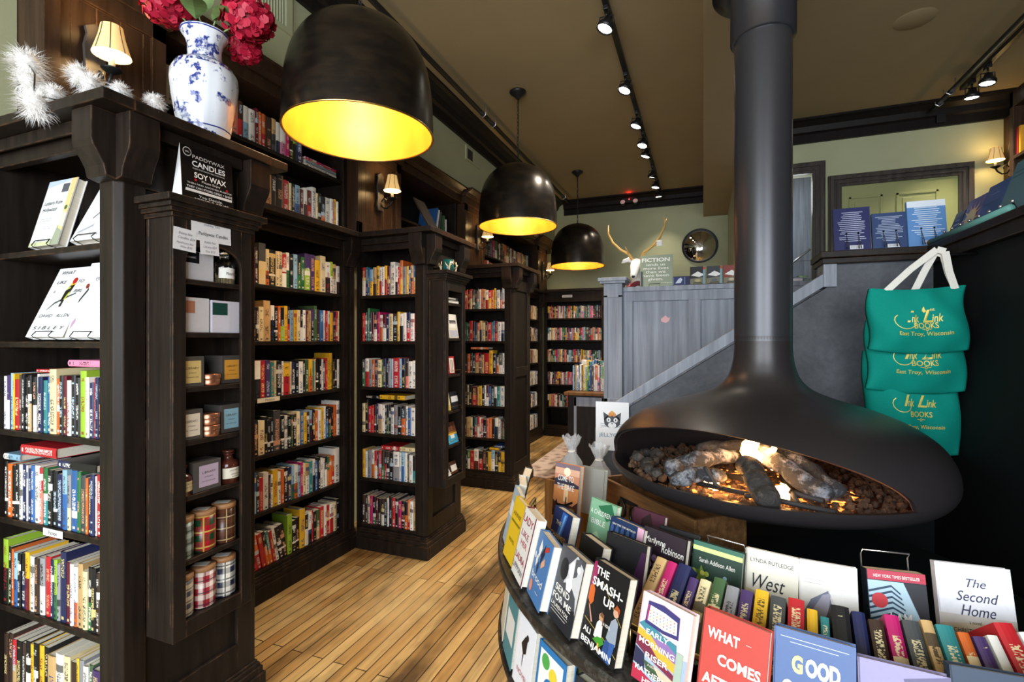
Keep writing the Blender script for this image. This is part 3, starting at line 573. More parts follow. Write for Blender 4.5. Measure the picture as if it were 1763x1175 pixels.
row('low bookcase', 'top', 'u3 d2 e3 wu4 n2 w4 k2 ye3 c3 ul3 lt3 k3 b3 d4 w3 ow5 wi4 n2 uw3 lw3 w3 p3 o3 ny4', (-1.365, 5.40), 0, .42, .95, hs=1.38, only_stuff=True, d=.2)
row('low bookcase', 'top', 'nu4 w3 wt4 ye3 t4 u3 bz4 k3 t4 w3 o4 d4 w3', (-1.36, 5.66), 0, .40, .95, hs=1.58, only_stuff=True, d=.2)
# books lying on top of the rows
lying('pink paperback lying on the row of spines, third shelf of the nearest bookcase', 'i', (-2.085, 1.058, SH[3] + .243), 0, .205, .022, .15, GA)
lying('thin red book lying on spines left of the pink one, nearest bookcase', 'r', (-2.37, 1.10, SH[3] + .213), 0, .17, .012, .13, GA)
lying('thick red hardcover lying on spines above the Fiction label', 'r', (-2.37, 1.055, SH[2] + .243), 0, .22, .036, .15, GA)
lying('dark blue paperback lying on spines beside the thick red hardcover', 'kn', (-2.135, 1.053, SH[2] + .214), 0, .215, .026, .15, GA)
lying('pale blue book lying on spines at the left frame edge', 'uw', (-2.483, 1.055, SH[2] + .215), 0, .108, .022, .14, GA)
lying('yellow book lying on spines, fourth shelf of the second bookcase end', 'y', (-2.175, 2.975, SH[2] + .245), 0, .215, .030, .15, GC)
lying('black book lying beside the yellow one on the second bookcase end', 'k', (-2.30, 2.985, SH[2] + .243), 0, .12, .026, .15, GC)
lying('red book lying on spines, fifth shelf of the second bookcase end', 'r', (-2.16, 2.975, SH[1] + .214), 0, .15, .028, .15, GC)
lying('cream book lying beside the red one on the second bookcase end', 'c', (-2.005, 2.975, SH[1] + .214), 0, .125, .028, .15, GC)
lying('orange red book lying on spines of the furthest bookcase end', 'o', (-2.25, 4.625, SH[3] + .245), 0, .19, .022, .14, GD)
lying('yellow book lying on the bottom row of the furthest bookcase end', 'y', (-2.04, 4.625, SH[0] + .214), 0, .10, .022, .14, GD)
lying('blue book lying on top of the yellow one, furthest bookcase end', 'b', (-1.99, 4.64, SH[0] + .24), 0, .10, .022, .14, GD)
for k, (c_, th) in enumerate((('w', .024), ('a', .008), ('u', .008), ('o', .006), ('v', .012))):
    lying(('white magazine at the bottom of the slumped pile on the upper shelf', 'grey magazine second from the bottom of the slumped upper-shelf pile', 'pale blue magazine in the middle of the slumped upper-shelf pile', 'orange magazine second from the top of the upper-shelf pile', 'magenta magazine on top of the slumped upper-shelf pile')[k], c_, (-2.43, 2.525, 2.645 + (0, .026, .036, .046, .054)[k]), R(90), .29, th, .2, 'magazines slumped at the end of the upper shelf')
for c_, y_, hh, w_, lab in (('w', 4.225, .235, .018, 'tilted white picture book in the upper bookcase right of the middle sconce'), ('b', 4.195, .25, .012, 'tilted blue picture book leaning in the upper bookcase, cover showing'), ('z', 4.265, .225, .02, 'grey picture book in the upper bookcase right of the middle sconce'), ('h', 4.37, .20, .03, 'olive book standing in the upper bookcase right of the middle sconce'), ('w', 4.42, .17, .014, 'thin white book last in the upper bookcase before the third sconce')):
    BOOKS.append(dict(w=w_, h=hh, d=.2, A=hx(PAL[c_]), B=None, L=(.4, .3, .3), band=False, split=.5, seed=rng.random(), hard=True, loc=(-2.43, y_, 2.5612 + (w_ * .25 if y_ < 4.33 else 0)), rot=(0, R(14) if y_ < 4.33 else 0, R(90)), label=lab, group='books tilted in the nearly empty upper bookcase', stuff=False, thick=w_))
def apparent(q): x_, y_, z_ = q['loc']; dd = x_ * x_ + y_ * y_ + (z_ - 1.5) ** 2; return q['w'] * q['h'] / dd * (abs(y_ if abs(math.sin(q['rot'][2])) < .5 else x_) / math.sqrt(dd))
N_SINGLE = 246
cand = sorted([q for q in BOOKS if not q['stuff'] and 'label' not in q], key=apparent, reverse=True)
nl = sum(1 for q in BOOKS if 'label' in q)
single = set(id(q) for q in cand[:N_SINGLE - nl]) | set(id(q) for q in BOOKS if 'label' in q)
rest = MB()
for q in BOOKS:
    if id(q) in single:
        mb = MB(); book_geo(mb, q); o = mb.build('book', ['book', 'page'], attrs=True, loc=q['loc']); o.rotation_euler = q['rot']
        lab = q.get('label')
        if not lab:
            i, n_ = q['idx'], q['n']
            size = ('leaning ' if q['lean'] else 'tall ' if q['tall'] else 'thick ' if q['thick'] > .034 else 'thin ' if q['thick'] < .017 else '')
            pos = ordn(i) + ' from left' if i < n_ / 2 else (ordn(n_ - 1 - i) + ' from right' if i < n_ - 1 else 'last on right')
            lab = '%s%s book, %s, %s, %s' % (size, q['nm'], pos, q['shelf'], q['case'])
        tag(o, lab, 'book', q['group'])
    else:
        rest.X = Matrix.Translation(q['loc']) @ Matrix.Rotation(q['rot'][2], 4, 'Z') @ Matrix.Rotation(q['rot'][1], 4, 'Y'); book_geo(rest, q)
tag(rest.build('distant_books', ['book', 'page'], attrs=True), 'small distant books packed on the far bookcases and the low bookcase', 'books', kind='stuff')

# ================================================================== FACE-OUT BOOKS
def paint_cover(art, lt, w, h, spec):
    z = .0005
    for it in spec:
        k = it[0]; z += .00012
        if k == 'r': _, a, b, c, d, col = it; art.poly([(-w / 2 + a * w, b * h), (-w / 2 + c * w, b * h), (-w / 2 + c * w, d * h), (-w / 2 + a * w, d * h)], hx(col), z)
        elif k == 'p': art.poly([(-w / 2 + u * w, v * h) for u, v in it[1]], hx(it[2]), z)
        elif k == 'd': art.disc(-w / 2 + it[1] * w, it[2] * h, it[3] * w, hx(it[4]), z, sy=it[5] if len(it) > 5 else 1)
        elif k == 't':
            op = it[6] if len(it) > 6 else {}
            lt.text(it[1], -w / 2 + it[2] * w, it[3] * h, it[4] * h, hx(it[5]), lift=z + .0003, width=op.get('w', 0) * w or None, align=op.get('al', 'CENTER'), bold=op.get('b', 0), shear=op.get('s', 0), space=op.get('sp', 1))
def cover_book(label, F, w, h, t, col, spec, group=None, hard=True, spine=None, name='book', cat='book'):
    root = thing(name, label, cat, group=group); root.matrix_basis = F
    c = hx(col); mb = MB(); b = .0022 if hard else .0008
    mb.box(-w / 2, w / 2, 0, h, -b, 0, 0, c); mb.box(-w / 2, w / 2, 0, h, -t, -t + b, 0, c); mb.box(-w / 2 - .001, -w / 2 + b, 0, h, -t, 0, 0, hx(spine or col)); mb.build('cover', 'print', root, attrs=True)
    e = .004 if hard else .0004
    MB().box(-w / 2 + b, w / 2 - e, e, h - e, -t + b, -b).build('page_block', 'page', root)
    art, lt = MB(), MB(); paint_cover(art, lt, w, h, spec)
    if art.f: art.build('cover_art', 'print', root, attrs=True)
    if lt.f: lt.build('cover_lettering', 'print', root, attrs=True)
    return root
def flat_frame(x, y, z, tilt, yaw=0):             # facing -Y, leaning back by tilt, turned by yaw
    r = Vector((math.cos(yaw), math.sin(yaw), 0)); e = Vector((math.sin(yaw), -math.cos(yaw), 0))
    return frame((x, y, z + .033 * math.sin(tilt)), r, Vector((0, 0, math.cos(tilt))) - e * math.sin(tilt))
def easel(F, w, label, t=.031, lip=.02, hh=.0, group='wire book easels'):
    mb = MB(); pts = []
    for s in (-1, 1):
        x_ = s * w; mb.tube([(x_, lip, .006), (x_, .0, .012), (x_, -.0035, .004), (x_, -.0022, -t - .003), (x_, hh if hh else .10, -t - .005), (x_ * .9, .06, -t - .03)], .0017, 6)
    mb.tube([(-w, lip, .006), (w, lip, .006)], .0017, 6); mb.tube([(-w, .09, -t - .005), (w, .09, -t - .005)], .0017, 6)
    o = mb.build('book_easel', 'wire'); o.matrix_basis = F; tag(o, label, 'easel', group); return o
GN = 'books standing face out on the nearest bookcase'
F = flat_frame(-2.215, 1.045, SH[5] + .0045, R(14))
cover_book('white hardcover with thin black title and map-like right edge, top shelf nearest bookcase', F, .175, .265, .03, '#e4e4e6', [('p', [(.0, .9), (.78, .97), (.8, 1), (.0, 1)], '#b9c6d6'), ('p', [(.72, 0), (1, 0), (1, .3), (.8, .28)], '#9aa18a'), ('p', [(.84, .25), (1, .2), (1, 1), (.80, 1)], '#e0c389'), ('p', [(.8, .3), (1, .25), (1, .45), (.86, .5)], '#d9d2bd'), ('r', .56, .80, .78, .93, '#55585e'), ('r', .0, .0, .75, .06, '#c4c79d'), ('d', .9, .55, .05, '#4b6a3a'),
    ('t', 'Letters from', .40, .62, .085, '#2a2b2e', {'w': .62, 's': .2}), ('t', 'Hollywood', .34, .52, .085, '#2a2b2e', {'w': .5, 's': .2}), ('r', .12, .40, .5, .408, '#b9b9bd'), ('r', .12, .37, .52, .378, '#b9b9bd'), ('r', .3, .28, .6, .287, '#c4c4c8'), ('r', .3, .25, .6, .257, '#c4c4c8')], GN)
easel(F, .045, 'wire easel under the white title-on-white hardcover, top shelf')
F = flat_frame(-1.975, 1.05, SH[5] + .0045, R(24))
cover_book('plain white book half hidden by the corner post, top shelf nearest bookcase', F, .18, .25, .03, '#e6e6e8', [('p', [(.1, .12), (.5, .22), (.5, .27), (.1, .16)], '#a9aab2'), ('p', [(.35, .36), (.55, .5), (.55, .52), (.34, .38)], '#3c3c46')], GN)
easel(F, .05, 'wire easel under the half hidden white book, top shelf')
F = flat_frame(-2.21, 1.045, SH[4] + .0045, R(22))
cover_book('white hardcover with a red-headed bird on a branch, second shelf nearest bookcase', F, .225, .285, .026, '#eeeef0', [('p', [(.2, .37), (.34, .46), (.5, .51), (.62, .55), (.80, .60), (.79, .62), (.6, .575), (.48, .535), (.32, .485), (.2, .385)], '#4b5550'), ('p', [(.46, .50), (.52, .49), (.62, .62), (.66, .74), (.55, .74), (.47, .64)], '#15160f'), ('p', [(.52, .50), (.57, .53), (.62, .64), (.58, .62)], '#c7c62e'), ('p', [(.50, .66), (.58, .69), (.57, .71), (.51, .69)], '#c9c84a'), ('p', [(.54, .72), (.66, .74), (.67, .77), (.55, .76)], '#e5b52a'), ('d', .61, .795, .06, '#b3271f'), ('p', [(.49, .42), (.55, .42), (.56, .52), (.51, .52)], '#241a24'),
    ('t', 'WHAT', .3, .9, .075, '#3a3a3e', {'w': .36, 's': .25}), ('t', 'LIKE', .25, .76, .065, '#3a3a3e', {'w': .27, 's': .25}), ('t', 'TO', .77, .76, .065, '#3a3a3e', {'w': .16, 's': .25}), ('t', 'A', .18, .62, .065, '#3a3a3e', {'s': .25}), ('t', 'BIRD', .84, .62, .065, '#3a3a3e', {'w': .26, 's': .25}), ('t', 'DAVID   ALLEN', .5, .27, .065, '#3a3a3e', {'w': .82, 's': .25}), ('t', 'S I B L E Y', .5, .1, .065, '#3a3a3e', {'w': .84, 's': .25})], GN)
easel(F, .05, 'wire easel under the bird book, second shelf')
F = flat_frame(-1.988, 1.047, SH[4] + .0045, R(17))
cover_book('white bird book half hidden behind the corner post, second shelf nearest bookcase', F, .20, .285, .026, '#ececee', [('p', [(.02, .45), (.2, .62), (.18, .66), (.02, .5)], '#2c2f36'), ('d', .13, .68, .05, '#7a2a20'), ('p', [(.05, .1), (.14, .2), (.12, .26), (.05, .2)], '#b58fae'), ('t', 'BIRD', .5, .75, .07, '#8a8a90', {'w': .4})], GN)
easel(F, .05, 'wire easel under the half hidden bird book, second shelf')
# shelf labels
def label_card(name, label, F, w, h, col, texts, cat='label', mat='print', group=None):
    mb = MB(); mb.box(-w / 2, w / 2, -h / 2, h / 2, -.0012, 0, 0, hx(col))
    for tx in texts: mb.text(tx[0], tx[1] * w, tx[2] * h, tx[3] * h, hx(tx[4]), lift=.0006, width=tx[5] * w if len(tx) > 5 else None)
    o = mb.build(name, mat, attrs=True); o.matrix_basis = F; return tag(o, label, cat, group)
label_card('shelf_label', 'white Fiction label on the shelf edge of the nearest bookcase', frame((-2.14, 1.038, SH[2] - .014), (1, 0, 0), (0, 0, 1)), .115, .026, '#ecebe8', [('Fiction', 0, -.25, .75, '#25242a', .42)])
label_card('shelf_label', 'cream Fiction label on the shelf edge of the long wall bookcase', frame((-2.382, 2.19, SH[3] - .012), (0, 1, 0), (0, 0, 1)), .16, .026, '#e4d9bf', [('Fiction', .05, -.25, .75, '#25242a', .4)])
label_card('case_label', 'small white label on the top rail of the back wall bookcase', frame((-1.98, 7.488, 2.20), (1, 0, 0), (0, 0, 1)), .16, .04, '#dcdad5', [('Young Adult', 0, -.25, .6, '#33323a', .8)])

# ================================================================== CANDLES AND CARDS IN THE NARROW CABINETS
XF = -1.650
def cbox(label, y0, y1, z, h, xf, dep, col, lab, labcol, ru=.0, txt=None, mat='print', inset=.16):
    t = thing('candle_box', label, 'candle box', (xf, (y0 + y1) / 2, z + .0005), group='boxed candles in the narrow cabinet'); hw = (y1 - y0) / 2
    MB().box(-dep, 0, -hw, hw, 0, h, 0, hx(col)).build('carton', mat, t, .001, attrs=True)
    if lab:
        a, b, c, d = lab; mb = MB(); mb.box(0, .0008, -hw + a * 2 * hw, -hw + c * 2 * hw, b * h, d * h, 0, hx(labcol)); mb.build('label', 'matte', t, attrs=True)
        if txt:
            mb = MB(); mb.X = frame((.001, -hw + (a + c) * hw, 0), (0, 1, 0), (0, 0, 1)); wl = (c - a) * 2 * hw
            for s_, v_, sz, k in txt: mb.text(s_, 0, v_ * h, sz * h, hx('#3b2c20') if labcol != '#16161a' else hx('#cfcfcf'), width=k * wl)
            mb.build('label_lettering', 'print', t, attrs=True)
    return t
LIB = [('LIBRARY', .58, .11, .72), ('of flowers', .44, .07, .45), ('fine scented candle', .30, .06, .7)]
cbox('white candle box with black label, top shelf of the candle cabinet', 1.170, 1.285, CABZ[6], .10, XF - .015, .09, '#c9c7cb', (0, .58, .52, .98), '#16161a', txt=[('BOTANIC', .74, .09, .6)])
cbox('white candle box with copper label, second shelf of the candle cabinet', 1.160, 1.268, CABZ[5], .122, XF - .015, .09, '#cfccce', (0, .55, .5, .9), '#b0765a')
cbox('white candle box with green label, second shelf of the candle cabinet', 1.275, 1.388, CABZ[5], .118, XF - .01, .09, '#cfccd6', (0.02, .55, .55, .93), '#1c4238')
cbox('slate candle box with cream label at left of the third cabinet shelf', 1.160, 1.245, CABZ[4], .105, XF - .01, .09, '#4c4844', (.12, .12, .86, .86), '#d2b777', txt=LIB)
cbox('slate candle box with amber label at right of the third cabinet shelf', 1.320, 1.404, CABZ[4], .105, XF - .02, .09, '#4a4643', (.16, .14, .88, .84), '#d99a3c', txt=LIB)
cbox('slate candle box with ivory label at left of the fourth cabinet shelf', 1.160, 1.240, CABZ[3], .105, XF - .01, .09, '#4a4542', (.12, .12, .86, .86), '#ddd0bb', txt=LIB)
cbox('slate candle box with blue label at right of the fourth cabinet shelf', 1.318, 1.402, CABZ[3], .105, XF - .02, .09, '#4a4643', (.16, .14, .88, .84), '#8fb9c9', txt=LIB)
cbox('slate candle box with lilac label in the middle of the fifth cabinet shelf', 1.205, 1.310, CABZ[2], .105, XF - .01, .08, '#4f4a48', (.2, .14, .9, .86), '#b5a3b6', txt=LIB)
def tin(label, y, z, n_=1):
    t = thing('candle_tin', label, 'tin', (XF - .030, y, z + .0005), group='copper candle tins')
    MB().lathe([(.0001, 0), (.033, 0), (.034, .003), (.034, .034), (.0001, .034)], 28).build('tin_body', 'copper', t); MB().lathe([(.0355, .024), (.0355, .038), (.034, .040), (.0001, .041)], 28).build('lid', 'copper', t); return t
tin('single small copper tin before the amber labelled box', 1.281, CABZ[4]); tin('lower copper tin of the two stacked before the blue labelled box', 1.278, CABZ[3]); tin('upper copper tin of the two stacked before the blue labelled box', 1.278, CABZ[3] + .042)
def jar(label, y, z, r, h, mat, labcol, txt, stopper):
    t = thing('candle_jar', label, 'jar', (XF - .036, y, z + .0005))
    MB().lathe([(.0001, 0), (r, 0), (r, h * .6), (r * .92, h * .68), (r * .45, h * .76), (r * .42, h * .9), (r * .55, h * .92), (r * .55, h * .95), (.0001, h * .95)], 30).build('glass_body', mat, t)
    MB().lathe([(.0001, h * .95), (r * .35, h * .952), (r * .6, h * 1.0), (r * .55, h * 1.05), (.0001, h * 1.06)], 24).build('stopper', stopper, t)
    mb = MB(); mb.lathe([(r + .0006, h * .16), (r + .0006, h * .5)], 20, a0=-70, a1=70, col=hx(labcol)); mb.build('label', 'matte', t, attrs=True)
    mb = MB(); mb.X = frame((r + .0018, 0, 0), (0, 1, 0), (0, 0, 1))
    for s_, v_, sz, k in txt: mb.text(s_, 0, v_ * h, sz * h, hx('#222222'), width=k * r, shear=.2 if s_ == 'Matches' else 0)
    mb.build('label_lettering', 'print', t, attrs=True); return t
jar('clear bottle of matches with white label on the top cabinet shelf', 1.345, CABZ[6], .034, .115, 'glass', '#e9e7e2', [('Matches', .27, .13, 1.3)], 'glass')
mb = MB()
for k in range(26): a = k * 2.4; r_ = .026 * math.sqrt((k + 1) / 27); mb.X = Matrix.Translation((XF - .036 + r_ * math.cos(a), 1.345 + r_ * math.sin(a), CABZ[6] + .004)); mb.box(-.0012, .0012, -.0012, .0012, 0, .02 + .008 * (k % 3), 0, hx('#d8c79c'))
tag(mb.build('matchsticks', 'matte', attrs=True), 'matchsticks filling the clear bottle on the top cabinet shelf', 'matches', kind='stuff')
jar('dark amber jar with cream label at right of the fifth cabinet shelf', 1.362, CABZ[2], .036, .115, 'amber', '#d9d3c2', [('APOTHECARY', .40, .06, 1.4), ('GERANIUM', .28, .06, 1.1), ('& SAGE', .20, .06, .8)], 'amber')
jar('dark amber jar with yellowed label at left of the fifth cabinet shelf', 1.178, CABZ[2], .034, .10, 'amber', '#c7b489', [('APOTHECARY', .40, .06, 1.4), ('TOBACCO', .28, .06, 1.1)], 'amber')
for lab, pl, y, z in (('green and grey plaid candle, upper plaid shelf, left', 'plaid1', 1.183, CABZ[1]), ('red and green plaid candle, upper plaid shelf, middle', 'plaid2', 1.267, CABZ[1]), ('brown plaid candle, upper plaid shelf, right', 'plaid3', 1.351, CABZ[1]),
    ('tan and grey plaid candle, lowest cabinet shelf, left', 'plaid4', 1.182, CABZ[0]), ('red and white plaid candle, lowest cabinet shelf, middle', 'plaid5', 1.266, CABZ[0]), ('navy and white plaid candle, lowest cabinet shelf, right', 'plaid6', 1.350, CABZ[0])):
    t = thing('plaid_candle', lab, 'candle', (XF - .045, y, z + .0008), group='plaid candles in the narrow cabinet')
    MB().lathe([(.0001, 0), (.038, 0), (.0395, .004), (.0395, .128), (.0001, .128)], 36).build('plaid_vessel', pl, t); MB().lathe([(.0001, .1282), (.041, .1282), (.041, .142), (.039, .144), (.0001, .144)], 36).build('lid', 'cork', t)
    mb = MB(); mb.X = Matrix.Translation((0, 0, .1446)) @ Matrix.Rotation(.5, 4, 'Z'); mb.box(-.03, .02, -.016, .016, 0, .0006, 0, hx('#d9d4cc')); mb.build('lid_label', 'matte', t, attrs=True)
# cards taped to the candle cabinet
def card(name, label, y, z, w, h, texts, yaw=0, rot=0, x=-1.6385, col='#e8e6e6', cat='card'):
    mb = MB(); F = frame((x, y, z), (0, math.cos(rot), math.sin(rot)), (0, -math.sin(rot), math.cos(rot)))
    n_ = 6
    for i in range(n_):
        a, b = -h / 2 + h * i / n_, -h / 2 + h * (i + 1) / n_; c = lambda v: .0006 + .004 * (max(0, -v / h) ** 2)
        mb.face([(-w / 2, a, c(a)), (w / 2, a, c(a)), (w / 2, b, c(b)), (-w / 2, b, c(b))], 0, hx(col), smooth=True)
    for tx in texts: mb.text(tx[0], tx[1] * w, tx[2] * h, tx[3] * h, hx(tx[4]), lift=.0022, width=tx[5] * w, shear=tx[6] if len(tx) > 6 else 0)
    o = mb.build(name, 'matte', attrs=True); o.matrix_basis = F; return tag(o, label, cat, 'price cards taped to the candle cabinet')
card('price_card', 'white Paddywax Candles card taped high on the candle cabinet', 1.257, 1.888, .152, .072, [('Paddywax Candles', .04, -.22, .24, '#2c2b30', .74), ('Holiday Tins', 0, .25, .15, '#8d8c95', .4)], rot=.02)
card('price_card', 'small handwritten price card at left of the candle cabinet', 1.158, 1.843, .080, .075, [('Botany Box', 0, .22, .16, '#8d8c95', .6, .3), ('Candles $24', .05, .02, .16, '#8d8c95', .75, .3), ('Apothecary 8oz', 0, -.2, .14, '#8d8c95', .75, .3), ('Wax $20', .05, -.38, .14, '#8d8c95', .5, .3)], rot=-.05, x=-1.6375)
card('price_card', 'small handwritten price card hanging below the Paddywax Candles card', 1.248, 1.835, .072, .058, [('Relish 9oz', 0, .18, .2, '#8d8c95', .6, .3), ('Library $24', 0, -.1, .2, '#8d8c95', .7, .3), ('Tins $12', 0, -.38, .2, '#8d8c95', .5, .3)], rot=.03, x=-1.6375)
# black folded sign
t = thing('folded_sign', 'black folded Paddywax sign standing on top of the candle cabinet', 'sign', (-1.705, 1.30, 1.9838))
wv, hv = .205, .215
mb = MB(); F = frame((.0, 0, 0), (0, 1, 0), (-.06, 0, 1)); mb.X = F; mb.box(-wv / 2, wv / 2, 0, hv, -.0015, 0, 0, hx('#0f0b0a')); mb.build('front_panel', 'matte', t, attrs=True)
mb = MB(); mb.face([(.002, -wv / 2 - .001, 0), (-.055, -wv / 2 - .004, 0), (-.013, -wv / 2 - .001, hv)], 0, hx('#efeeec')); mb.face([(-.055, -wv / 2 - .004, 0), (-.055, wv / 2, 0), (-.014, wv / 2, hv), (-.014, -wv / 2 - .001, hv)], 0, hx('#efeeec')); mb.build('folded_side', 'print', t, attrs=True)
mb = MB(); mb.X = F
for s_, u, v, sz, k, cl, b in (('PADDYWAX', .02, .82, .085, .62, '#d9d6d2', 0), ('CANDLES', 0.02, .69, .13, .64, '#f2f0ee', .02), ('MADE FROM RENEWABLE RESOURCES', .02, .64, .03, .62, '#d9d6d2', 0), ('SOY WAX', .04, .50, .13, .62, '#f2f0ee', .02), ('Please Enjoy', .05, .44, .055, .36, '#e9e6e2', 0), ('THEN FIND ANOTHER PURPOSE', .03, .375, .04, .86, '#e9e6e2', 0), ('THEY CAN STORE ODDS + ENDS', .03, .31, .05, .88, '#f2f0ee', .01), ('You Decide.', .04, .17, .065, .46, '#e9e6e2', 0), ('RECYCLE, REUSE', .05, .10, .075, .66, '#f2f0ee', .01), ('REKINDLE', .07, .005, .10, .70, '#f2f0ee', .02)):
    mb.text(s_, u * wv, v * hv, sz * hv, hx(cl), lift=.0008, width=k * wv, bold=b)
mb.poly([(-.09, .245 * hv), (.094, .245 * hv), (.096, .29 * hv), (-.088, .29 * hv)], hx('#e4e1dd'), .0006); mb.disc(-.078, .90 * hv, .016, hx('#d9d6d2'), .0006); mb.disc(-.078, .90 * hv, .0135, hx('#17110f'), .0008); mb.text('est.', -.078, .885 * hv, .012, hx('#d9d6d2'), lift=.001)
mb.disc(-.05, .46 * hv, .005, hx('#b3202a'), .0007); mb.disc(.075, .43 * hv, .005, hx('#b3202a'), .0007); mb.build('sign_lettering', 'matte', t, attrs=True)
t = thing('leaning_board', 'dark thin board leaning on top of the second bookcase end', 'board', (-1.80, 3.12, 2.2705), R(0)); mb = MB(); mb.prism([(.0, .0), (.012, .0), (-.138, .262), (-.150, .262)], -.07, .07, 'y'); mb.build('panel', 'case', t)
for k, (yy, hh, ww, nm) in enumerate(((3.475, .085, .012, 'narrow white card standing left of two on the counter beside the middle sconce'), (3.535, .05, .03, 'small pale box on the counter beside the middle sconce'), (3.60, .065, .045, 'cream candle standing on the counter beside the middle sconce'))):
    if k < 2: o = MB().box(-2.44, -2.42, yy - ww / 2, yy + ww / 2, 2.2935, 2.2935 + hh, 0, hx('#d9d4c6')).build('counter_card', 'print', attrs=True)
    else: o = MB().lathe([(.0001, 2.2935), (.022, 2.2935), (.022, 2.355), (.0001, 2.357)], 20, -2.43, yy).build('candle', 'candle_sleeve')
    tag(o, nm, 'card' if k < 2 else 'candle')
# the second cabinet: mug with antlers, cards and boxes
t = thing('antler_mug', 'dark teal mug held by cream antlers on the second cabinet', 'mug', (-1.70, 3.125, 1.9865))
MB().lathe([(.0001, .006), (.034, .006), (.042, .02), (.042, .092), (.038, .092), (.038, .03), (.0001, .03)], 28).build('mug_body', 'green_mug', t)
for k, a in enumerate((-60, 10, 75, 150, 230)):
    mb = MB(); c, s = math.cos(R(a)), math.sin(R(a)); p = lambda r_, da, z: (r_ * math.cos(R(a + da)), r_ * math.sin(R(a + da)), z)
    mb.tube([p(.035, 0, .004), p(.056, 4, .012), p(.060, 8, .045), p(.056, 14, .078)], [.006, .006, .005, .002], 6); mb.tube([p(.059, 6, .03), p(.066, -14, .05), p(.064, -22, .07)], [.004, .003, .0015], 6); mb.tube([p(.060, 8, .045), p(.068, 22, .058)], [.004, .0015], 6); mb.build('antler_tine', 'white_plain' if False else 'candle_sleeve', t)
GS = 'gifts in the second narrow cabinet'
def gift(name, label, y0, y1, z, h, dep, col, stripes=(), tilt=0, lift=0, cat='gift'):
    mb = MB(); hw = (y1 - y0) / 2; mb.box(-dep, 0, -hw, hw, 0, h, 0, hx(col))
    for a, b, c, d, cl in stripes: mb.box(0, .0006, -hw + a * 2 * hw, -hw + c * 2 * hw, b * h, d * h, 0, hx(cl))
    o = mb.build(name, 'print', attrs=True); o.location = (-1.662, (y0 + y1) / 2, z + .001 + lift + dep * math.sin(tilt)); o.rotation_euler = (0, -tilt, 0); return tag(o, label, cat, GS)
gift('notebook', 'white and grey notebook stack, top shelf of the second cabinet', 3.03, 3.21, CAB2[5], .022, .09, '#8c8880', [(0, .2, 1, .6, '#e9e6df')], cat='notebook')
gift('notebook', 'dark notebook on the stack, top shelf of the second cabinet', 3.02, 3.20, CAB2[5] + .0225, .018, .085, '#2b2a2b', [(.1, .3, .8, .8, '#b9b4aa')], cat='notebook')
gift('print_card', 'white calendar card with grey drawings, second cabinet', 3.075, 3.215, CAB2[4] + .0, .172, .012, '#ded7c4', [(.08, .42, .92, .98, '#eeeae0'), (.1, .05, .9, .32, '#b9b6c4'), (.15, .6, .85, .75, '#3b3b44')], R(8), cat='card')
gift('print_card', 'red game box with white stripes, third shelf of the second cabinet', 3.03, 3.16, CAB2[3], .125, .03, '#b3272e', [(.42, .06, .9, .9, '#ece6da'), (.55, .1, .62, .8, '#a32028'), (.7, .1, .77, .8, '#26242a')], R(6), cat='box')
gift('print_card', 'pale card and dark case, fourth shelf of the second cabinet', 3.02, 3.10, CAB2[2], .135, .012, '#dccf9d', [(.1, .0, .9, .3, '#cdb24f')], R(10), cat='card')
gift('print_card', 'black wallet with white band, fourth shelf of the second cabinet', 3.115, 3.225, CAB2[2], .13, .012, '#1b1b20', [(.05, .42, .95, .74, '#e3e3e6')], R(10), cat='wallet')
gift('print_card', 'sunrise card in orange, yellow and blue, fifth shelf of the second cabinet', 3.075, 3.215, CAB2[1], .152, .006, '#3f9ec4', [(0, .5, 1, 1, '#7b4a32'), (.4, .6, .5, 1, '#b9713e'), (.7, .6, .8, 1, '#b9713e'), (0, .42, 1, .56, '#e8b13a'), (.3, .25, .7, .42, '#d9e6ea')], R(16), cat='card')
gift('print_card', 'white and brown box, lowest shelf of the second cabinet', 3.11, 3.21, CAB2[0], .085, .02, '#4a2c20', [(.1, .2, .9, .7, '#e6e0d6')], R(18), cat='box')
gift('print_card', 'white lettered card lying low in the second cabinet', 3.025, 3.105, CAB2[0], .08, .01, '#dedcd8', [(.15, .3, .85, .5, '#55535a')], R(30), cat='card')
for k, z in enumerate((CAB2[3], CAB2[2], CAB2[1], CAB2[0])):
    mb = MB(); mb.tube([(-1.652, 3.024, z + .001), (-1.652, 3.024, z + .03), (-1.652, 3.231, z + .03), (-1.652, 3.231, z + .001)], .0016, 6); tag(mb.build('shelf_rail', 'brass'), ('thin wire rail before the red game box', 'thin wire rail before the black wallet', 'thin wire rail before the sunrise card', 'thin wire rail on the lowest shelf of the second cabinet')[k], 'rail', 'wire rails of the second cabinet')

# ================================================================== VASE, FLOWERS, FEATHERS
t = thing('vase', 'blue and white porcelain vase of red hydrangeas on the nearest bookcase', 'vase', (-1.85, 1.39, 2.2705)); VK = .93
pr = [(.0001, .004), (.082, .0), (.086, .012), (.094, .05), (.108, .12), (.121, .20), (.128, .27), (.126, .305), (.110, .335), (.082, .352), (.068, .365), (.064, .385), (.064, .42), (.070, .448), (.084, .470), (.092, .482), (.090, .486), (.080, .478), (.060, .44), (.056, .39), (.0001, .36)]
mb = MB(); n_ = 64; vs = []
for r_, z in pr:
    for k in range(n_): a = 2 * math.pi * k / n_; q = VK * r_ * (1 - .018 * (abs(math.sin(4 * a)) ** 8)); vs.append((q * math.cos(a), q * math.sin(a), z * VK))
mb.mesh(vs, [(i * n_ + k, i * n_ + (k + 1) % n_, (i + 1) * n_ + (k + 1) % n_, (i + 1) * n_ + k) for i in range(len(pr) - 1) for k in range(n_)], 0, smooth=True); mb.build('vase_body', 'porcelain', t)
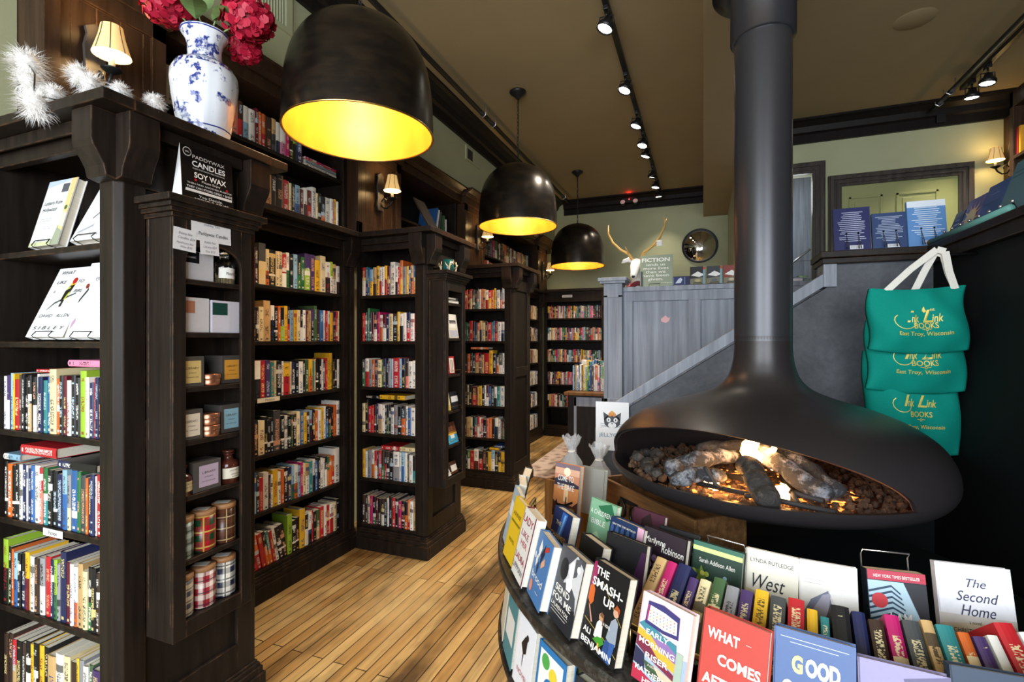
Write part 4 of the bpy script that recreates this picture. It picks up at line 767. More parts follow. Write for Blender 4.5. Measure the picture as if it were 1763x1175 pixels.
MB().lathe([(.0805 * VK, .480 * VK), (.091 * VK, .4865 * VK), (.0925 * VK, .484 * VK)], 48).build('blue_rim', plain('cobalt_rim', (.03, .04, .18), .2), t)
rg2 = random.Random(5)
def bloom(label, c, r, stem_to):
    t = thing('hydrangea', label, 'flower', (0, 0, 0), group='red hydrangeas in the porcelain vase'); mb = MB()
    for i in range(330):
        d = Vector((rg2.gauss(0, 1), rg2.gauss(0, 1), rg2.gauss(0, 1))).normalized(); rr = r * rg2.uniform(.82, 1.04); p = Vector(c) + Vector((d.x, d.y, d.z * .82)) * rr
        n_ = (d + Vector((rg2.uniform(-.5, .5), rg2.uniform(-.5, .5), rg2.uniform(-.5, .5)))).normalized(); a = n_.orthogonal().normalized(); b = n_.cross(a); s = rg2.uniform(.012, .019)
        ang = rg2.random() * 6.28; u = a * math.cos(ang) + b * math.sin(ang); v = n_.cross(u)
        pts = [p - u * s + n_ * .002, p - u * s * .4 - v * s * .8, p + u * s * .7 - v * s * .75 + n_ * .003, p + u * s * 1.15 + n_ * .005, p + u * s * .6 + v * s * .8 + n_ * .003, p - u * s * .5 + v * s * .75]
        mb.face([tuple(q) for q in pts], smooth=True)
    mb.ball(c, r * .78, 14); mb.build('bloom', 'petal', t)
    MB().tube([stem_to, tuple((Vector(stem_to) * .5 + Vector(c) * .5)), tuple(Vector(c))], .0035, 6).build('stem', 'leaf', t)
    return t
VS = (-1.85, 1.40, 2.70)
bloom('red hydrangea at the left of the vase, overhanging the candle cabinet side', (-1.985, 1.335, 2.84), .095, VS); bloom('large red hydrangea drooping right of the vase toward the pendant', (-1.71, 1.47, 2.80), .095, VS); bloom('darker red hydrangea tucked behind the vase neck at right', (-1.82, 1.55, 2.74), .06, VS)
bloom('red hydrangea at the top left edge of the picture', (-1.92, 1.36, 2.96), .085, VS); bloom('red hydrangea at the top right of the bouquet, cut by the frame', (-1.765, 1.44, 2.94), .085, VS)
def leaf(label, base, d, L, Wd):
    mb = MB(); d = Vector(d).normalized(); s = d.cross(Vector((0, 0, 1))).normalized(); u = s.cross(d); b = Vector(base); n_ = 8
    L_, R_ = [], []
    for i in range(n_ + 1):
        q = i / n_; w_ = Wd * math.sin(math.pi * min(1, q * .97 + .03)) ** .8; c = b + d * L * q - u * (L * .35 * q * q); L_.append(c + s * w_ - u * -.2 * w_); R_.append(c - s * w_ - u * -.2 * w_)
    for i in range(n_): c0 = (L_[i] + R_[i]) / 2 - u * .006; c1 = (L_[i + 1] + R_[i + 1]) / 2 - u * .006; mb.face([tuple(L_[i]), tuple(c0), tuple(c1), tuple(L_[i + 1])], smooth=True); mb.face([tuple(c0), tuple(R_[i]), tuple(R_[i + 1]), tuple(c1)], smooth=True)
    tag(mb.build('hydrangea_leaf', 'leaf'), label, 'leaf', 'hydrangea leaves over the vase rim')
leaf('broad pale hydrangea leaf folded over the vase rim at left', (-1.86, 1.36, 2.77), (.6, -.55, .25), .15, .045); leaf('green hydrangea leaf over the vase rim at right', (-1.82, 1.40, 2.78), (.9, .1, .3), .14, .04); leaf('upright hydrangea leaf between the red blooms', (-1.84, 1.38, 2.80), (.3, -.3, .9), .14, .04)
t = thing('feather_garland', 'white fluffy feather garland trailing over the corner of the nearest bookcase', 'garland', (0, 0, 0))
PF = [((-2.21, 1.0, 2.475), .055), ((-2.165, .985, 2.395), .045), ((-2.0, .925, 2.262), .050), ((-1.955, 1.02, 2.395), .036), ((-1.86, 1.0, 2.335), .040), ((-2.06, 1.0, 2.34), .035), ((-1.74, 1.02, 2.30), .028), ((-1.70, 1.10, 2.295), .028)]
for k, (c, r) in enumerate(PF):
    mb = MB(); mb.ball(c, r * .62, 12)
    for i in range(900):
        d = Vector((rg2.gauss(0, 1), rg2.gauss(0, 1), rg2.gauss(0, 1))).normalized(); s = d.orthogonal().normalized() * .00042; L = r * rg2.uniform(.7, 1.15); a = Vector(c) + d * r * .45; m = a + d * L * .38 + Vector((rg2.uniform(-1, 1), rg2.uniform(-1, 1), rg2.uniform(-1, .4))) * r * .15; e = a + d * L * .75 + Vector((rg2.uniform(-1, 1), rg2.uniform(-1, 1), rg2.uniform(-1.2, .3))) * r * .34
        mb.face([tuple(a - s), tuple(a + s), tuple(m + s), tuple(m - s)]); mb.face([tuple(m - s), tuple(m + s), tuple(e)])
    mb.build('feather_tuft', 'feather', t)
MB().tube([PF[0][0], (-2.1, .97, 2.40), (-2.03, .935, 2.30), (-1.95, .98, 2.285), (-1.85, 1.02, 2.283), (-1.70, 1.10, 2.283)], .0025, 6).build('stem', 'wire', t)
MB().tube([PF[3][0], (-1.95, 1.0, 2.31), (-1.95, .98, 2.285)], .002, 6).build('twig', 'wire', t)

# ================================================================== LAMPS
def cr(P, n=6):
    o = []
    for i in range(len(P) - 1):
        p0, p1, p2, p3 = P[max(0, i - 1)], P[i], P[i + 1], P[min(len(P) - 1, i + 2)]
        for k in range(n):
            q = k / n; o.append(tuple(.5 * (2 * b + (c - a) * q + (2 * a - 5 * b + 4 * c - d) * q * q + (3 * b - a - 3 * c + d) * q ** 3) for a, b, c, d in zip(p0, p1, p2, p3)))
    return o + [P[-1]]
def sconce(label, loc, rotz, power=4.5):
    t = thing('wall_sconce', label, 'sconce', loc, rotz, 'candle sconces with parchment shades')     # local +x comes out of the wall
    mb = MB(); mb.prism([(-.028, -.14), (.028, -.14), (.045, -.10), (.035, -.05), (.040, .05), (.030, .10), (.036, .125), (.0, .15), (-.036, .125), (-.030, .10), (-.040, .05), (-.035, -.05), (-.045, -.10)], .0005, .014, 'x'); mb.build('backplate', 'dcasing', t, .002)
    mb = MB(); mb.tube([(.012, 0, -.085), (.035, 0, -.12), (.07, 0, -.125), (.10, 0, -.10), (.115, 0, -.07)], .007, 8); mb.tube([(.02, 0, -.07), (.04, 0, -.045), (.06, 0, -.06), (.055, 0, -.085)], .005, 8); mb.build('arm', 'metal_black', t)
    MB().lathe([(.0001, -.075), (.012, -.072), (.034, -.058), (.036, -.054), (.012, -.058), (.0001, -.058)], 20, .115, 0).build('drip_pan', 'metal_black', t)
    MB().lathe([(.0001, -.058), (.011, -.058), (.011, .03), (.0001, .03)], 14, .115, 0).build('candle_sleeve', 'candle_sleeve', t)
    MB().lathe([(.064, .0), (.055, .03), (.044, .07), (.036, .115)], 36, .115, 0).build('lamp_shade', 'shade_cloth', t)
    MB().lathe([(.0625, .002), (.0535, .03), (.0425, .07), (.0345, .113)], 36, .115, 0).build('shade_lining', 'shade_glow', t)
    for k in range(8): a = R(45 * k + 10); mb = MB(); mb.tube([(.115 + .0645 * math.cos(a), .0645 * math.sin(a), 0), (.115 + .0445 * math.cos(a), .0445 * math.sin(a), .07), (.115 + .0365 * math.cos(a), .0365 * math.sin(a), .115)], .0016, 5); mb.build('shade_rib', 'dcasing', t)
    MB().ball((.115, 0, .055), .012, 10).build('bulb', 'bulb', t)
    c, s = math.cos(rotz), math.sin(rotz); light('sconce_light', 'POINT', (loc[0] + .115 * c, loc[1] + .115 * s, loc[2] + .02), power, (1, .62, .24), shadow_soft_size=.02)
    light('sconce_light', 'POINT', (loc[0] + .115 * c, loc[1] + .115 * s, loc[2] + .125), power * .4, (1, .62, .24), shadow_soft_size=.02); return t
sconce('lit wall sconce above the nearest bookcase, behind the white feathers', (-2.299, 1.25, 2.63), 0); sconce('lit wall sconce on the brown pilaster left of the second pendant', (-2.299, 3.14, 2.63), 0); sconce('lit wall sconce half hidden at the left rim of the second pendant', (-2.299, 4.90, 2.63), 0); sconce('small lit wall sconce beside the furthest pendant', (-2.299, 7.25, 2.58), 0)
sconce('lit wall sconce at the right, above the leaning ledge books', (2.559, 5.70, 3.12), R(180))
def pendant(label, x, y, z0, power):
    t = thing('pendant_lamp', label, 'pendant lamp', (x, y, z0), group='domed black pendants with gold interiors')
    pr = cr([(.352, 0), (.352, .06), (.348, .16), (.336, .27), (.308, .37), (.255, .455), (.18, .515), (.095, .550), (.03, .560), (.0001, .561)], 4)
    MB().lathe(pr, 64).build('shade', 'shade_out', t); MB().lathe([(max(.0001, r - .007), z - .007 * max(0, min(1, (z - .3) / .2)) + .0005) for r, z in pr], 64).build('gold_lining', 'gilt', t)
    MB().tube([(.3515 * math.cos(a), .3515 * math.sin(a), 0) for a in [2 * math.pi * k / 64 for k in range(64)]], .0042, 6, closed=True).build('rim', 'brass', t)
    zc = 3.75 - z0; MB().lathe([(.0001, zc - .075), (.012, zc - .072), (.03, zc - .05), (.06, zc - .025), (.075, zc - .012), (.075, zc - .0005), (.0001, zc - .0005)], 32).build('ceiling_canopy', 'metal_black', t)
    mb = MB(); z = .568; k = 0
    while z < zc - .075:
        L = .042; pts = [((.008 * math.cos(a), 0, z + L / 2 + L / 2 * math.sin(a)) if k % 2 else (0, .008 * math.cos(a), z + L / 2 + L / 2 * math.sin(a))) for a in [2 * math.pi * j / 12 for j in range(12)]]
        mb.tube(pts, .0022, 5, closed=True); z += L - .008; k += 1
    mb.build('chain', 'metal_black', t); MB().tube([(.006, .006, .558), (.008, -.006, (zc + .56) / 2), (.004, .004, zc - .07)], .0028, 6).build('cord', 'metal_black', t)
    MB().tube([(0, 0, .553), (0, 0, .38)], .02, 12).build('socket', 'brass', t); MB().lathe([(.0001, .27), (.02, .275), (.033, .31), (.03, .35), (.016, .375), (.014, .385), (.0001, .385)], 24).build('bulb', 'bulb', t)
    light('pendant_light', 'POINT', (x, y, z0 + .24), power, (1, .74, .42), shadow_soft_size=.035); return t
pendant('large domed pendant nearest the camera, its gold inside glowing', -1.56, 1.975, 2.505, 17); pendant('middle domed pendant hanging before the second and third bookcase ends', -1.56, 4.17, 2.53, 17); pendant('furthest domed pendant, beside the white deer head', -1.56, 6.43, 2.495, 17)
def rail(label, x, y0, y1): return tag(MB().box(x - .018, x + .018, y0, y1, 3.715, 3.7495).build('light_track', 'metal_black'), label, 'light track')
rail('long black light track running down the middle of the ceiling', -.60, -2.0, 7.6); rail('short black light track at upper right beside the ceiling pole', 2.13, 3.4, 5.5)
def spot(label, x, y, aim, power, z=3.60, s=1):
    t = thing('track_spotlight', label, 'spotlight', (x, y, 3.7148), group='black track spotlights')
    d = (Vector(aim) - Vector((x, y, z))).normalized(); q = d.to_track_quat('-Z', 'Y').to_matrix().to_4x4(); q.translation = (0, 0, z - 3.7148)
    MB().box(-.016, .016, -.035, .035, -.03, 0).build('adapter', 'metal_black', t, .003)
    mb = MB(); mb.tube([(0, 0, -.03), (0, .0, -.06)], .008, 8); mb.tube([(-.045, 0, z - 3.7148 + .0), (-.045, 0, -.06), (.045, 0, -.06), (.045, 0, z - 3.7148)], .005, 6); mb.build('yoke', 'metal_black', t)
    mb = MB(); mb.X = q; mb.lathe([(.0001, .055), (.025, .05), (.032, .02), (.052, .0), (.056, -.006), (.056, -.035), (.050, -.035), (.048, -.01), (.0001, -.01)], 32); mb.build('lamp_head', 'metal_black', t)
    mb = MB(); mb.X = q; mb.lathe([(.0001, -.028), (.048, -.026)], 28); mb.build('lens', 'lamp_lens', t)
    p = q @ Vector((0, 0, -.04)); light('spot_light', 'SPOT', (x + p.x, y + p.y, 3.7148 + p.z), power, (1, .90, .74), aim, spot_size=R(88), spot_blend=.75, shadow_soft_size=.04); return t
for y, tx, ty, pw, nm in ((3.28, -1.75, 2.75, 150, 'track spotlight nearest the camera on the long track'), (4.15, -1.7, 3.45, 150, 'second track spotlight from the camera on the long track'), (4.88, -1.7, 4.45, 120, 'third track spotlight from the camera on the long track'), (5.39, -1.2, 4.6, 100, 'fourth track spotlight, tilted, on the long track'), (5.71, -1.6, 5.7, 70, 'fifth track spotlight from the camera on the long track'), (6.46, -1.4, 7.0, 110, 'sixth track spotlight from the camera on the long track'), (6.91, -1.1, 6.7, 80, 'seventh track spotlight, close to the back wall'), (7.36, -.45, 7.7, 35, 'last track spotlight before the back wall crown')): spot(nm, -.60, y, (tx, ty, .3), pw)
spot('track spotlight over the right ledge, nearer the wall', 2.13, 5.33, (2.0, 5.5, 1.1), 95); spot('track spotlight over the right ledge, nearer the camera', 2.13, 5.08, (1.8, 5.0, 1.1), 80)
# poles held by hooks under the ceiling
def pole(label, x, y0, y1, z, hooks):
    t = thing('ceiling_pole', label, 'pole', (x, y0, z)); MB().tube([(0, 0, 0), (0, y1 - y0, 0)], .021, 12).build('pole', 'metal_black', t)
    for h in hooks: mb = MB(); yy = h - y0; mb.tube([(.03, yy, 3.7495 - z), (.031, yy, .03), (.026, yy, -.014), (.0, yy, -.03), (-.028, yy, -.012), (-.03, yy, .012)], .005, 8); mb.build('hook', plain('bright_hook_metal', (.6, .6, .6), .25, .9) if 'hookm' not in M else M['hookm'], t)
    return t
M['hookm'] = plain('bright_hook_metal', (.6, .6, .6), .25, .9)
pole('long black pole hooked under the ceiling along the left wall', -1.96, -1.8, 7.5, 3.665, (4.29, 4.53, 7.2)); pole('black pole ending in bright hooks at upper right', 1.975, 2.2, 5.68, 3.64, (5.30, 5.52))

# ================================================================== WALL AND CEILING FIXTURES
t = thing('air_grille', 'green painted air return grille high on the left wall above the vase', 'vent', (-2.2695, 1.9, 3.41), group='wall grilles')
mb = MB()
for a, b, c, d in ((-.42, .345, -.115, -.085), (-.42, .345, .085, .115), (-.42, -.38, -.085, .085), (.30, .345, -.085, .085)): mb.box(0, .014, a, b, c, d)
mb.build('grille_frame', 'sage', t)
mb = MB()
for k in range(34): a = -.37 + k * .02; mb.prism([(.002, a), (.012, a + .006), (.012, a + .009), (.002, a + .003)], -.085, .085, 'z')
mb.build('louvres', 'sage', t); MB().box(.0, .001, -.38, .30, -.085, .085).build('grille_back', 'black_wall', t)
t = thing('wall_plate', 'small green wall plate between the first two pendants', 'vent', (-2.2695, 4.70, 3.43)); MB().box(0, .012, -.17, .17, -.07, .08).build('cover', 'sage', t, .003); MB().box(.012, .013, -.14, -.02, -.05, .055).build('opening', 'dcasing', t)
t = thing('emergency_light', 'black twin-lamp emergency light on the back wall crown', 'emergency light', (-1.05, 7.62, 3.64)); MB().box(-.10, .10, .0, .06, -.03, .035).build('housing', 'metal_black', t, .006)
for s in (-1, 1):
    mb = MB(); mb.X = Matrix.Translation((s * .095, -.0, -.03)) @ Matrix.Rotation(R(70), 4, 'X'); mb.lathe([(.0001, -.06), (.03, -.05), (.042, 0), (.042, .012), (.0001, .014)], 20); mb.build('lamp', 'metal_black', t)
    mb = MB(); mb.X = Matrix.Translation((s * .095, -.0, -.03)) @ Matrix.Rotation(R(70), 4, 'X'); mb.lathe([(.0001, .0165), (.036, .015)], 20); mb.build('lens', 'deer', t)
MB().ball((.0, -.002, .01), .008, 8).build('indicator', 'red_led', t); light('red_indicator', 'POINT', (-1.05, 7.60, 3.72), .35, (1, .03, .02), shadow_soft_size=.01)
t = thing('convex_mirror', 'round convex security mirror with black rim on the back wall', 'mirror', (-.05, 7.796, 2.905))
mb = MB(); mb.X = Matrix.Rotation(R(90), 4, 'X'); pr = [(.0001, .075)] + [(.235 * math.sin(R(a)) / math.sin(R(40)), .002 + .075 * (math.cos(R(a)) - math.cos(R(40))) / (1 - math.cos(R(40)))) for a in range(4, 41, 4)]; mb.lathe(pr, 56); mb.build('mirror_face', 'mirror', t)
mb = MB(); mb.X = Matrix.Rotation(R(90), 4, 'X'); mb.lathe([(.230, .0), (.252, .0), (.252, .022), (.232, .022), (.230, .006)], 56); mb.build('rim', 'metal_black', t)
tag(MB().lathe([(.0001, 3.742), (.11, 3.743), (.125, 3.7495)], 40, 1.377, 4.233).build('ceiling_speaker', 'ceil'), 'faint round speaker cover in the ceiling right of the flue', 'speaker')
tag(MB().box(2.05, 2.12, 5.78, 5.818, 3.56, 3.64).build('wall_camera', 'metal_black', bevel=.004), 'small black box on the crown under the right track lights', 'camera')

# ================================================================== SUSPENDED FIREPLACE
FX, FY = .23, 2.29
t = thing('suspended_fireplace', 'dark bronze suspended fireplace with an open slot, hanging from its flue', 'fireplace', (FX, FY, 0))
raw = [(.1095, 1.52), (.110, 1.46), (.118, 1.40), (.138, 1.345), (.185, 1.30), (.27, 1.265), (.385, 1.23), (.49, 1.185), (.565, 1.13), (.603, 1.07), (.615, 1.02), (.609, .975), (.572, .935), (.48, .902), (.32, .875), (.16, .864), (.0005, .86)]
fine = cr(raw)
def r_at(z):
    for (r0, z0), (r1, z1) in zip(fine, fine[1:]):
        if z1 <= z <= z0: return r0 + (r1 - r0) * ((z0 - z) / (z0 - z1) if z0 > z1 else 0)
    return fine[0][0] if z > fine[0][1] else 0
ZL, TH0, HW = .992, -118, 64
def ztop(a):
    d = (a - TH0 + 180) % 360 - 180; q = abs(d) / HW
    return ZL if q >= 1 else ZL + .192 * (1 - q ** 2.0) ** .6
SEG = 180; ANG = sorted(set([TH0 - HW + 2 * HW * k / 88 for k in range(89)] + [TH0 + HW + (360 - 2 * HW) * k / 80 for k in range(1, 80)])); n_ = len(ANG)
def hood(off):
    vs, NZ = [], 46
    for i in range(NZ + 1):
        for a in ANG:
            zt = ztop(a); z = 1.52 + (zt - 1.52) * (1 - (1 - i / NZ) ** 1.25); r = max(.003, r_at(z) - off); vs.append((r * math.cos(R(a)), r * math.sin(R(a)), z - (off * .6 if i < NZ else 0)))
    return vs, [(i * n_ + k, i * n_ + (k + 1) % n_, (i + 1) * n_ + (k + 1) % n_, (i + 1) * n_ + k) for i in range(NZ) for k in range(n_)], NZ
vo, fo, NZ = hood(0); vi, fi, _ = hood(.014)
mb = MB(); mb.mesh(vo, fo, 0, smooth=True); mb.mesh([vo[NZ * n_ + k] for k in range(n_)] + [vi[NZ * n_ + k] for k in range(n_)], [(k, (k + 1) % n_, n_ + (k + 1) % n_, n_ + k) for k in range(n_)], 0); mb.build('hood', 'fire_steel', t)
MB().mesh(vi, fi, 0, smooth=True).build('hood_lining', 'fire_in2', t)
bp = [(r_at(ZL), ZL)] + [p for p in fine if p[1] < ZL - .004]
mb = MB(); mb.lathe(bp, 120); mb.lathe([(r_at(ZL), ZL), (r_at(ZL) - .014, ZL)], 120, smooth=False); mb.build('bowl', 'fire_steel', t)
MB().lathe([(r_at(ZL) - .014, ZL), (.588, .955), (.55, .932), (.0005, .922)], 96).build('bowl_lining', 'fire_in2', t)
MB().lathe([(.1095, 1.50), (.1095, 2.76)], 64).build('flue_pipe', 'flue', t)
MB().lathe([(.1095, 2.75), (.124, 2.752), (.124, 3.329)], 64).build('flue_sleeve', 'flue', t)
MB().lathe([(.125, 2.96), (.195, 2.962), (.195, 2.985), (.125, 2.987)], 48).build('ceiling_flange', 'metal_black', t)
mb = MB()
for a in (0, 90): mb.tube([(-.25 if a == 0 else .05, -.38 if a == 0 else -.5, .985), (.14 if a == 0 else .05, -.56 if a == 0 else -.1, .985)], .009, 6)
for q in ((-.22, -.34), (-.10, -.40)): mb.tube([(q[0] + .05, q[1] - .08, .985), (q[0] + .03, q[1] - .09, 1.0), (q[0], q[1] - .07, 1.045), (q[0] - .005, q[1] - .065, 1.05)], .008, 6)
mb.tube([(-.18, -.20, .985), (.13, -.45, .985)], .009, 6); mb.tube([(-.10, -.48, .985), (.20, -.30, .985)], .009, 6); mb.build('log_grate', 'soot', t)
# lava rocks, embers
mb = MB(); rg3 = random.Random(3); ICO = None
bm = bmesh.new(); bmesh.ops.create_icosphere(bm, subdivisions=1, radius=1); iv = [v.co.copy() for v in bm.verts]; jf = [tuple(v.index for v in f.verts) for f in bm.faces]; bm.free()
for i in range(1500):
    a = rg3.uniform(0, 360); r = .545 * math.sqrt(rg3.random()); s = rg3.uniform(.009, .018); zz = .942 + rg3.uniform(0, .012) + (.022 if r > .30 and -185 < (a - 360 if a > 180 else a) < -140 else 0)
    M3 = Matrix.Rotation(rg3.random() * 6, 3, 'Z') @ Matrix.Rotation(rg3.random() * 6, 3, 'X'); p = Vector((FX + r * math.cos(R(a)), FY + r * math.sin(R(a)), zz))
    mb.mesh([tuple(p + (M3 @ (v * s * rg3.uniform(.7, 1.15)))) for v in iv], jf)
tag(mb.build('lava_rocks', 'lava'), 'bed of brown lava rocks filling the bowl of the fireplace', 'rocks', kind='stuff')
tag(MB().lathe([(.0005, .953), (.30, .949)], 40, FX - .02, FY - .22).build('ember_bed', 'ember'), 'glowing embers under the logs of the fireplace', 'embers', kind='stuff')
for k, (a, r, s) in enumerate(((-158, .48, .032), (-165, .44, .030), (-150, .50, .028), (-170, .50, .034), (-143, .50, .026), (-176, .42, .036), (-160, .38, .030), (-182, .47, .03))):
    mb = MB(); M3 = Matrix.Rotation(k * 1.3, 3, 'X') @ Matrix.Rotation(k * .7, 3, 'Z'); mb.mesh([tuple(M3 @ (v * s * rg3.uniform(.75, 1.15))) for v in iv], jf); o = mb.build('ash_stone', 'charlog'); o.location = (FX + r * math.cos(R(a)), FY + r * math.sin(R(a)), .975 + s * .55); tag(o, ('grey stone at the left end of the fireplace bowl, lowest', 'grey stone behind the lowest at the left of the fire', 'grey stone nearest the slot lip at the left of the fire', 'large grey stone furthest left in the fire', 'small grey stone in front of the pale log', 'large grey stone behind the pale log', 'grey stone touching the end of the pale log', 'grey stone at the back left of the fire')[k], 'stone', 'grey stones at the left end of the fire')
def log(label, p0, p1, r0, r1, mat, wob=.012, seed=0):
    g = random.Random(seed); a, b = Vector(p0), Vector(p1); n = 12; path = [a + (b - a) * i / n + Vector((g.uniform(-wob, wob), g.uniform(-wob, wob), g.uniform(-wob, wob) + .02 * math.sin(math.pi * i / n))) for i in range(n + 1)]
    rr = [(r0 + (r1 - r0) * i / n) * g.uniform(.88, 1.12) * (.8 if i in (0, n) else 1) for i in range(n + 1)]; mb = MB(); mb.tube(path, rr, 12); o = mb.build('fire_log', mat); tag(o, label, 'log', 'ceramic logs in the fireplace')
    md = o.modifiers.new('sub', 'SUBSURF'); md.levels = md.render_levels = 1; return o
log('pale ash-grey log lying at the left of the flame', (-.13, 1.92, 1.015), (.12, 2.12, 1.055), .034, .028, 'log', seed=1)
log('low pale log end in front of the ash-grey log at left', (-.10, 1.86, .99), (.06, 1.915, 1.02), .030, .026, 'log', seed=2)
log('charred forked log sloping toward the slot, front centre of the fire', (.14, 1.935, 1.075), (.185, 1.725, .985), .036, .040, 'charlog', seed=3)
log('charred log crossing behind the flame', (-.02, 2.20, 1.04), (.32, 2.12, 1.07), .038, .032, 'charlog', seed=4)
log('ash-flecked log sloping down to the right of the flame', (.19, 2.09, 1.075), (.37, 1.84, .99), .036, .038, 'log', seed=5)
log('outermost right log with white ash on its lower end', (.28, 2.12, 1.06), (.42, 1.87, .985), .030, .032, 'log', seed=6)
def flame(label, x, y, z, h, r):
    mb = MB(); n = 9; pts = [(x + .012 * math.sin(i * 1.1), y, z + h * i / n) for i in range(n + 1)]; mb.tube(pts, [max(.002, r * (math.sin(math.pi * min(.98, (i / n) * .85 + .15)) ** 1.1)) for i in range(n + 1)], 12); tag(mb.build('flame', 'flame'), label, 'flame', 'flames of the fireplace')
flame('bright central flame above the front log', .165, 1.985, 1.035, .15, .030); flame('low flame licking under the left log', .03, 1.93, .965, .055, .022); flame('low flame between the front and right logs', .245, 1.86, .965, .06, .022); flame('small flame at the right of the central one', .23, 2.03, 1.03, .10, .018)
light('fire_light', 'POINT', (.17, 1.99, 1.13), 5, (1, .50, .16), shadow_soft_size=.04); light('ember_light', 'POINT', (.08, 1.9, 1.01), 1.6, (1, .45, .12), shadow_soft_size=.03)

# ================================================================== ROUND DISPLAY COUNTER
CX, CY = .36, 2.2; A0, A1 = -176, -52
t = thing('round_display_counter', 'low curved green-panelled display counter ringing the fireplace hearth', 'display counter', (CX, CY, 0))
arc = lambda n_, pr, m, **k: MB().lathe(pr, 90, a0=A0, a1=A1, **k).build(n_, m, t)
x = N('olive_beadboard'); tc = x.t.nodes.new('ShaderNodeTexCoord'); sp = x.t.nodes.new('ShaderNodeSeparateXYZ'); x.l(tc.outputs['Object'], sp.inputs[0])
an = x.math('FRACT', x.math('MULTIPLY', x.math('ARCTAN2', sp.outputs[1], sp.outputs[0]), 11.5)); gv = x.math('LESS_THAN', an, .06); f_ = x.noise(26, stretch=(1, 1, .1), detail=5)
x.set(x.mix(gv, x.mix(f_, hx('#3d3a22'), hx('#6a6440')), (.012, .011, .006)), .5); x.bump(x.math('SUBTRACT', 1, gv), .5, .004); M['bead'] = x.m
x = N('worn_black_rim'); a = x.noise(30, detail=6, rough=.75); x.set(x.mix(x.ramp(a, .5, .75), (.012, .011, .010), (.10, .09, .075)), .45); x.bump(a, .3, .003); M['rim'] = x.m
arc('beadboard_panel', [(1.10, .06), (1.10, .686)], 'bead', smooth=False); arc('rim_shelf', [(1.09, .676), (1.180, .676), (1.185, .686), (1.185, .708), (1.180, .714), (1.08, .714)], 'rim', smooth=False)
arc('plinth', [(1.10, .0), (1.14, .0), (1.14, .05), (1.10, .07)], 'case', smooth=False); arc('lower_shelf', [(1.10, .375), (1.18, .375), (1.185, .39), (1.18, .40), (1.10, .40)], 'rim', smooth=False)
arc('sloped_tray', [(1.08, .714), (.985, .640), (.84, .55), (.83, .55), (.83, .735), (.70, .735), (.69, .0)], 'case_plain', smooth=False)
MB().tube([(1.075 * math.cos(R(a)), 1.075 * math.sin(R(a)), .785) for a in [A0 + (A1 - A0) * k / 70 for k in range(71)]], .0075, 10).build('brass_rail', 'brass', t)
for k in range(12): a = R(A0 + (A1 - A0) * k / 11); MB().tube([(1.075 * math.cos(a), 1.075 * math.sin(a), .714), (1.075 * math.cos(a), 1.075 * math.sin(a), .785)], .006, 6).build('rail_post', 'brass', t)
tag(MB().lathe([(.68, .0), (.68, .60), (.0005, .60)], 96, CX, CY, smooth=False).build('hearth', 'black_wall'), 'matte black round hearth base under the fireplace', 'hearth')

def ringF(ang, r, z, tilt, yaw=0, th=.028):
    a = R(ang); e = Vector((math.cos(a), math.sin(a), 0)); rt = Vector((-e.y, e.x, 0)); y = R(yaw)
    e2 = e * math.cos(y) + rt * math.sin(y); r2 = Vector((-e2.y, e2.x, 0)); T = R(tilt)
    return frame((CX + r * e.x, CY + r * e.y, z + th * math.sin(T) + .001), r2, Vector((0, 0, math.cos(T))) - e2 * math.sin(T))
GO = 'books leaning face out around the rim of the display counter'; RO, ZO, TO = 1.160, .7145, 14
def ob(ang, label, col, spec, w=.134, h=.212, t=.030, **k): return cover_book(label, ringF(ang, RO, ZO, TO, 6 if ang < -147 else -2 if ang < -140 else -10 if ang < -100 else -4, th=t), w, h, t, col, spec, GO, **k)
W_ = '#f2efe8'
ob(-121.6, 'black hardcover with big white title and three illustrated seated figures', '#121214', [('p', [(0, .30), (.35, .24), (.6, .22), (1, .12), (1, .128), (.6, .228), (.35, .248), (0, .308)], '#b59b45'), ('p', [(.35, .78), (1, .46), (1, .468), (.35, .788)], '#b59b45'), ('p', [(.0, .62), (.14, .78), (.16, .9), (.06, .98), (.0, .95)], '#8d2050'), ('p', [(.0, .52), (.10, .46), (.17, .52), (.16, .66), (.08, .72), (0, .66)], '#c05a22'), ('p', [(.05, .47), (.1, .45), (.24, .30), (.2, .29)], '#c98f7c'),
    ('p', [(.34, .18), (.38, .34), (.46, .40), (.54, .36), (.56, .22), (.48, .16)], '#e8e4d8'), ('d', .47, .42, .07, '#b58c6a', 1.0), ('p', [(.42, .43), (.46, .48), (.54, .46), (.56, .34), (.52, .34), (.52, .42)], '#6d4a34'), ('p', [(.33, .14), (.55, .11), (.66, .18), (.6, .22), (.45, .2)], '#3c8a2a'), ('p', [(.5, .06), (.56, .05), (.52, .14), (.48, .14)], '#e0a13a'),
    ('p', [(.68, .26), (.74, .46), (.84, .52), (.93, .48), (.95, .24), (.84, .2)], '#8d96a3'), ('d', .83, .57, .075, '#c49a82', 1.0), ('p', [(.76, .60), (.82, .66), (.92, .63), (.91, .55), (.86, .60)], '#9a4a24'), ('p', [(.62, .04), (.68, .24), (.8, .24), (.76, .02)], '#2c4a80'), ('p', [(.78, .02), (.8, .24), (.94, .26), (.88, .02)], '#355794'),
    ('t', 'THE', .30, .85, .12, W_, {'w': .38, 'b': .02}), ('t', 'SMASH-', .50, .71, .13, W_, {'w': .88, 'b': .02}), ('t', 'UP', .60, .57, .13, W_, {'w': .3, 'b': .02}), ('t', 'A NOVEL', .66, .36, .05, W_, {'w': .2}), ('t', 'ALI', .16, .16, .09, W_, {'w': .22, 'b': .02}), ('t', 'BENJAMIN', .47, .045, .09, W_, {'w': .88, 'b': .02})], t=.030)
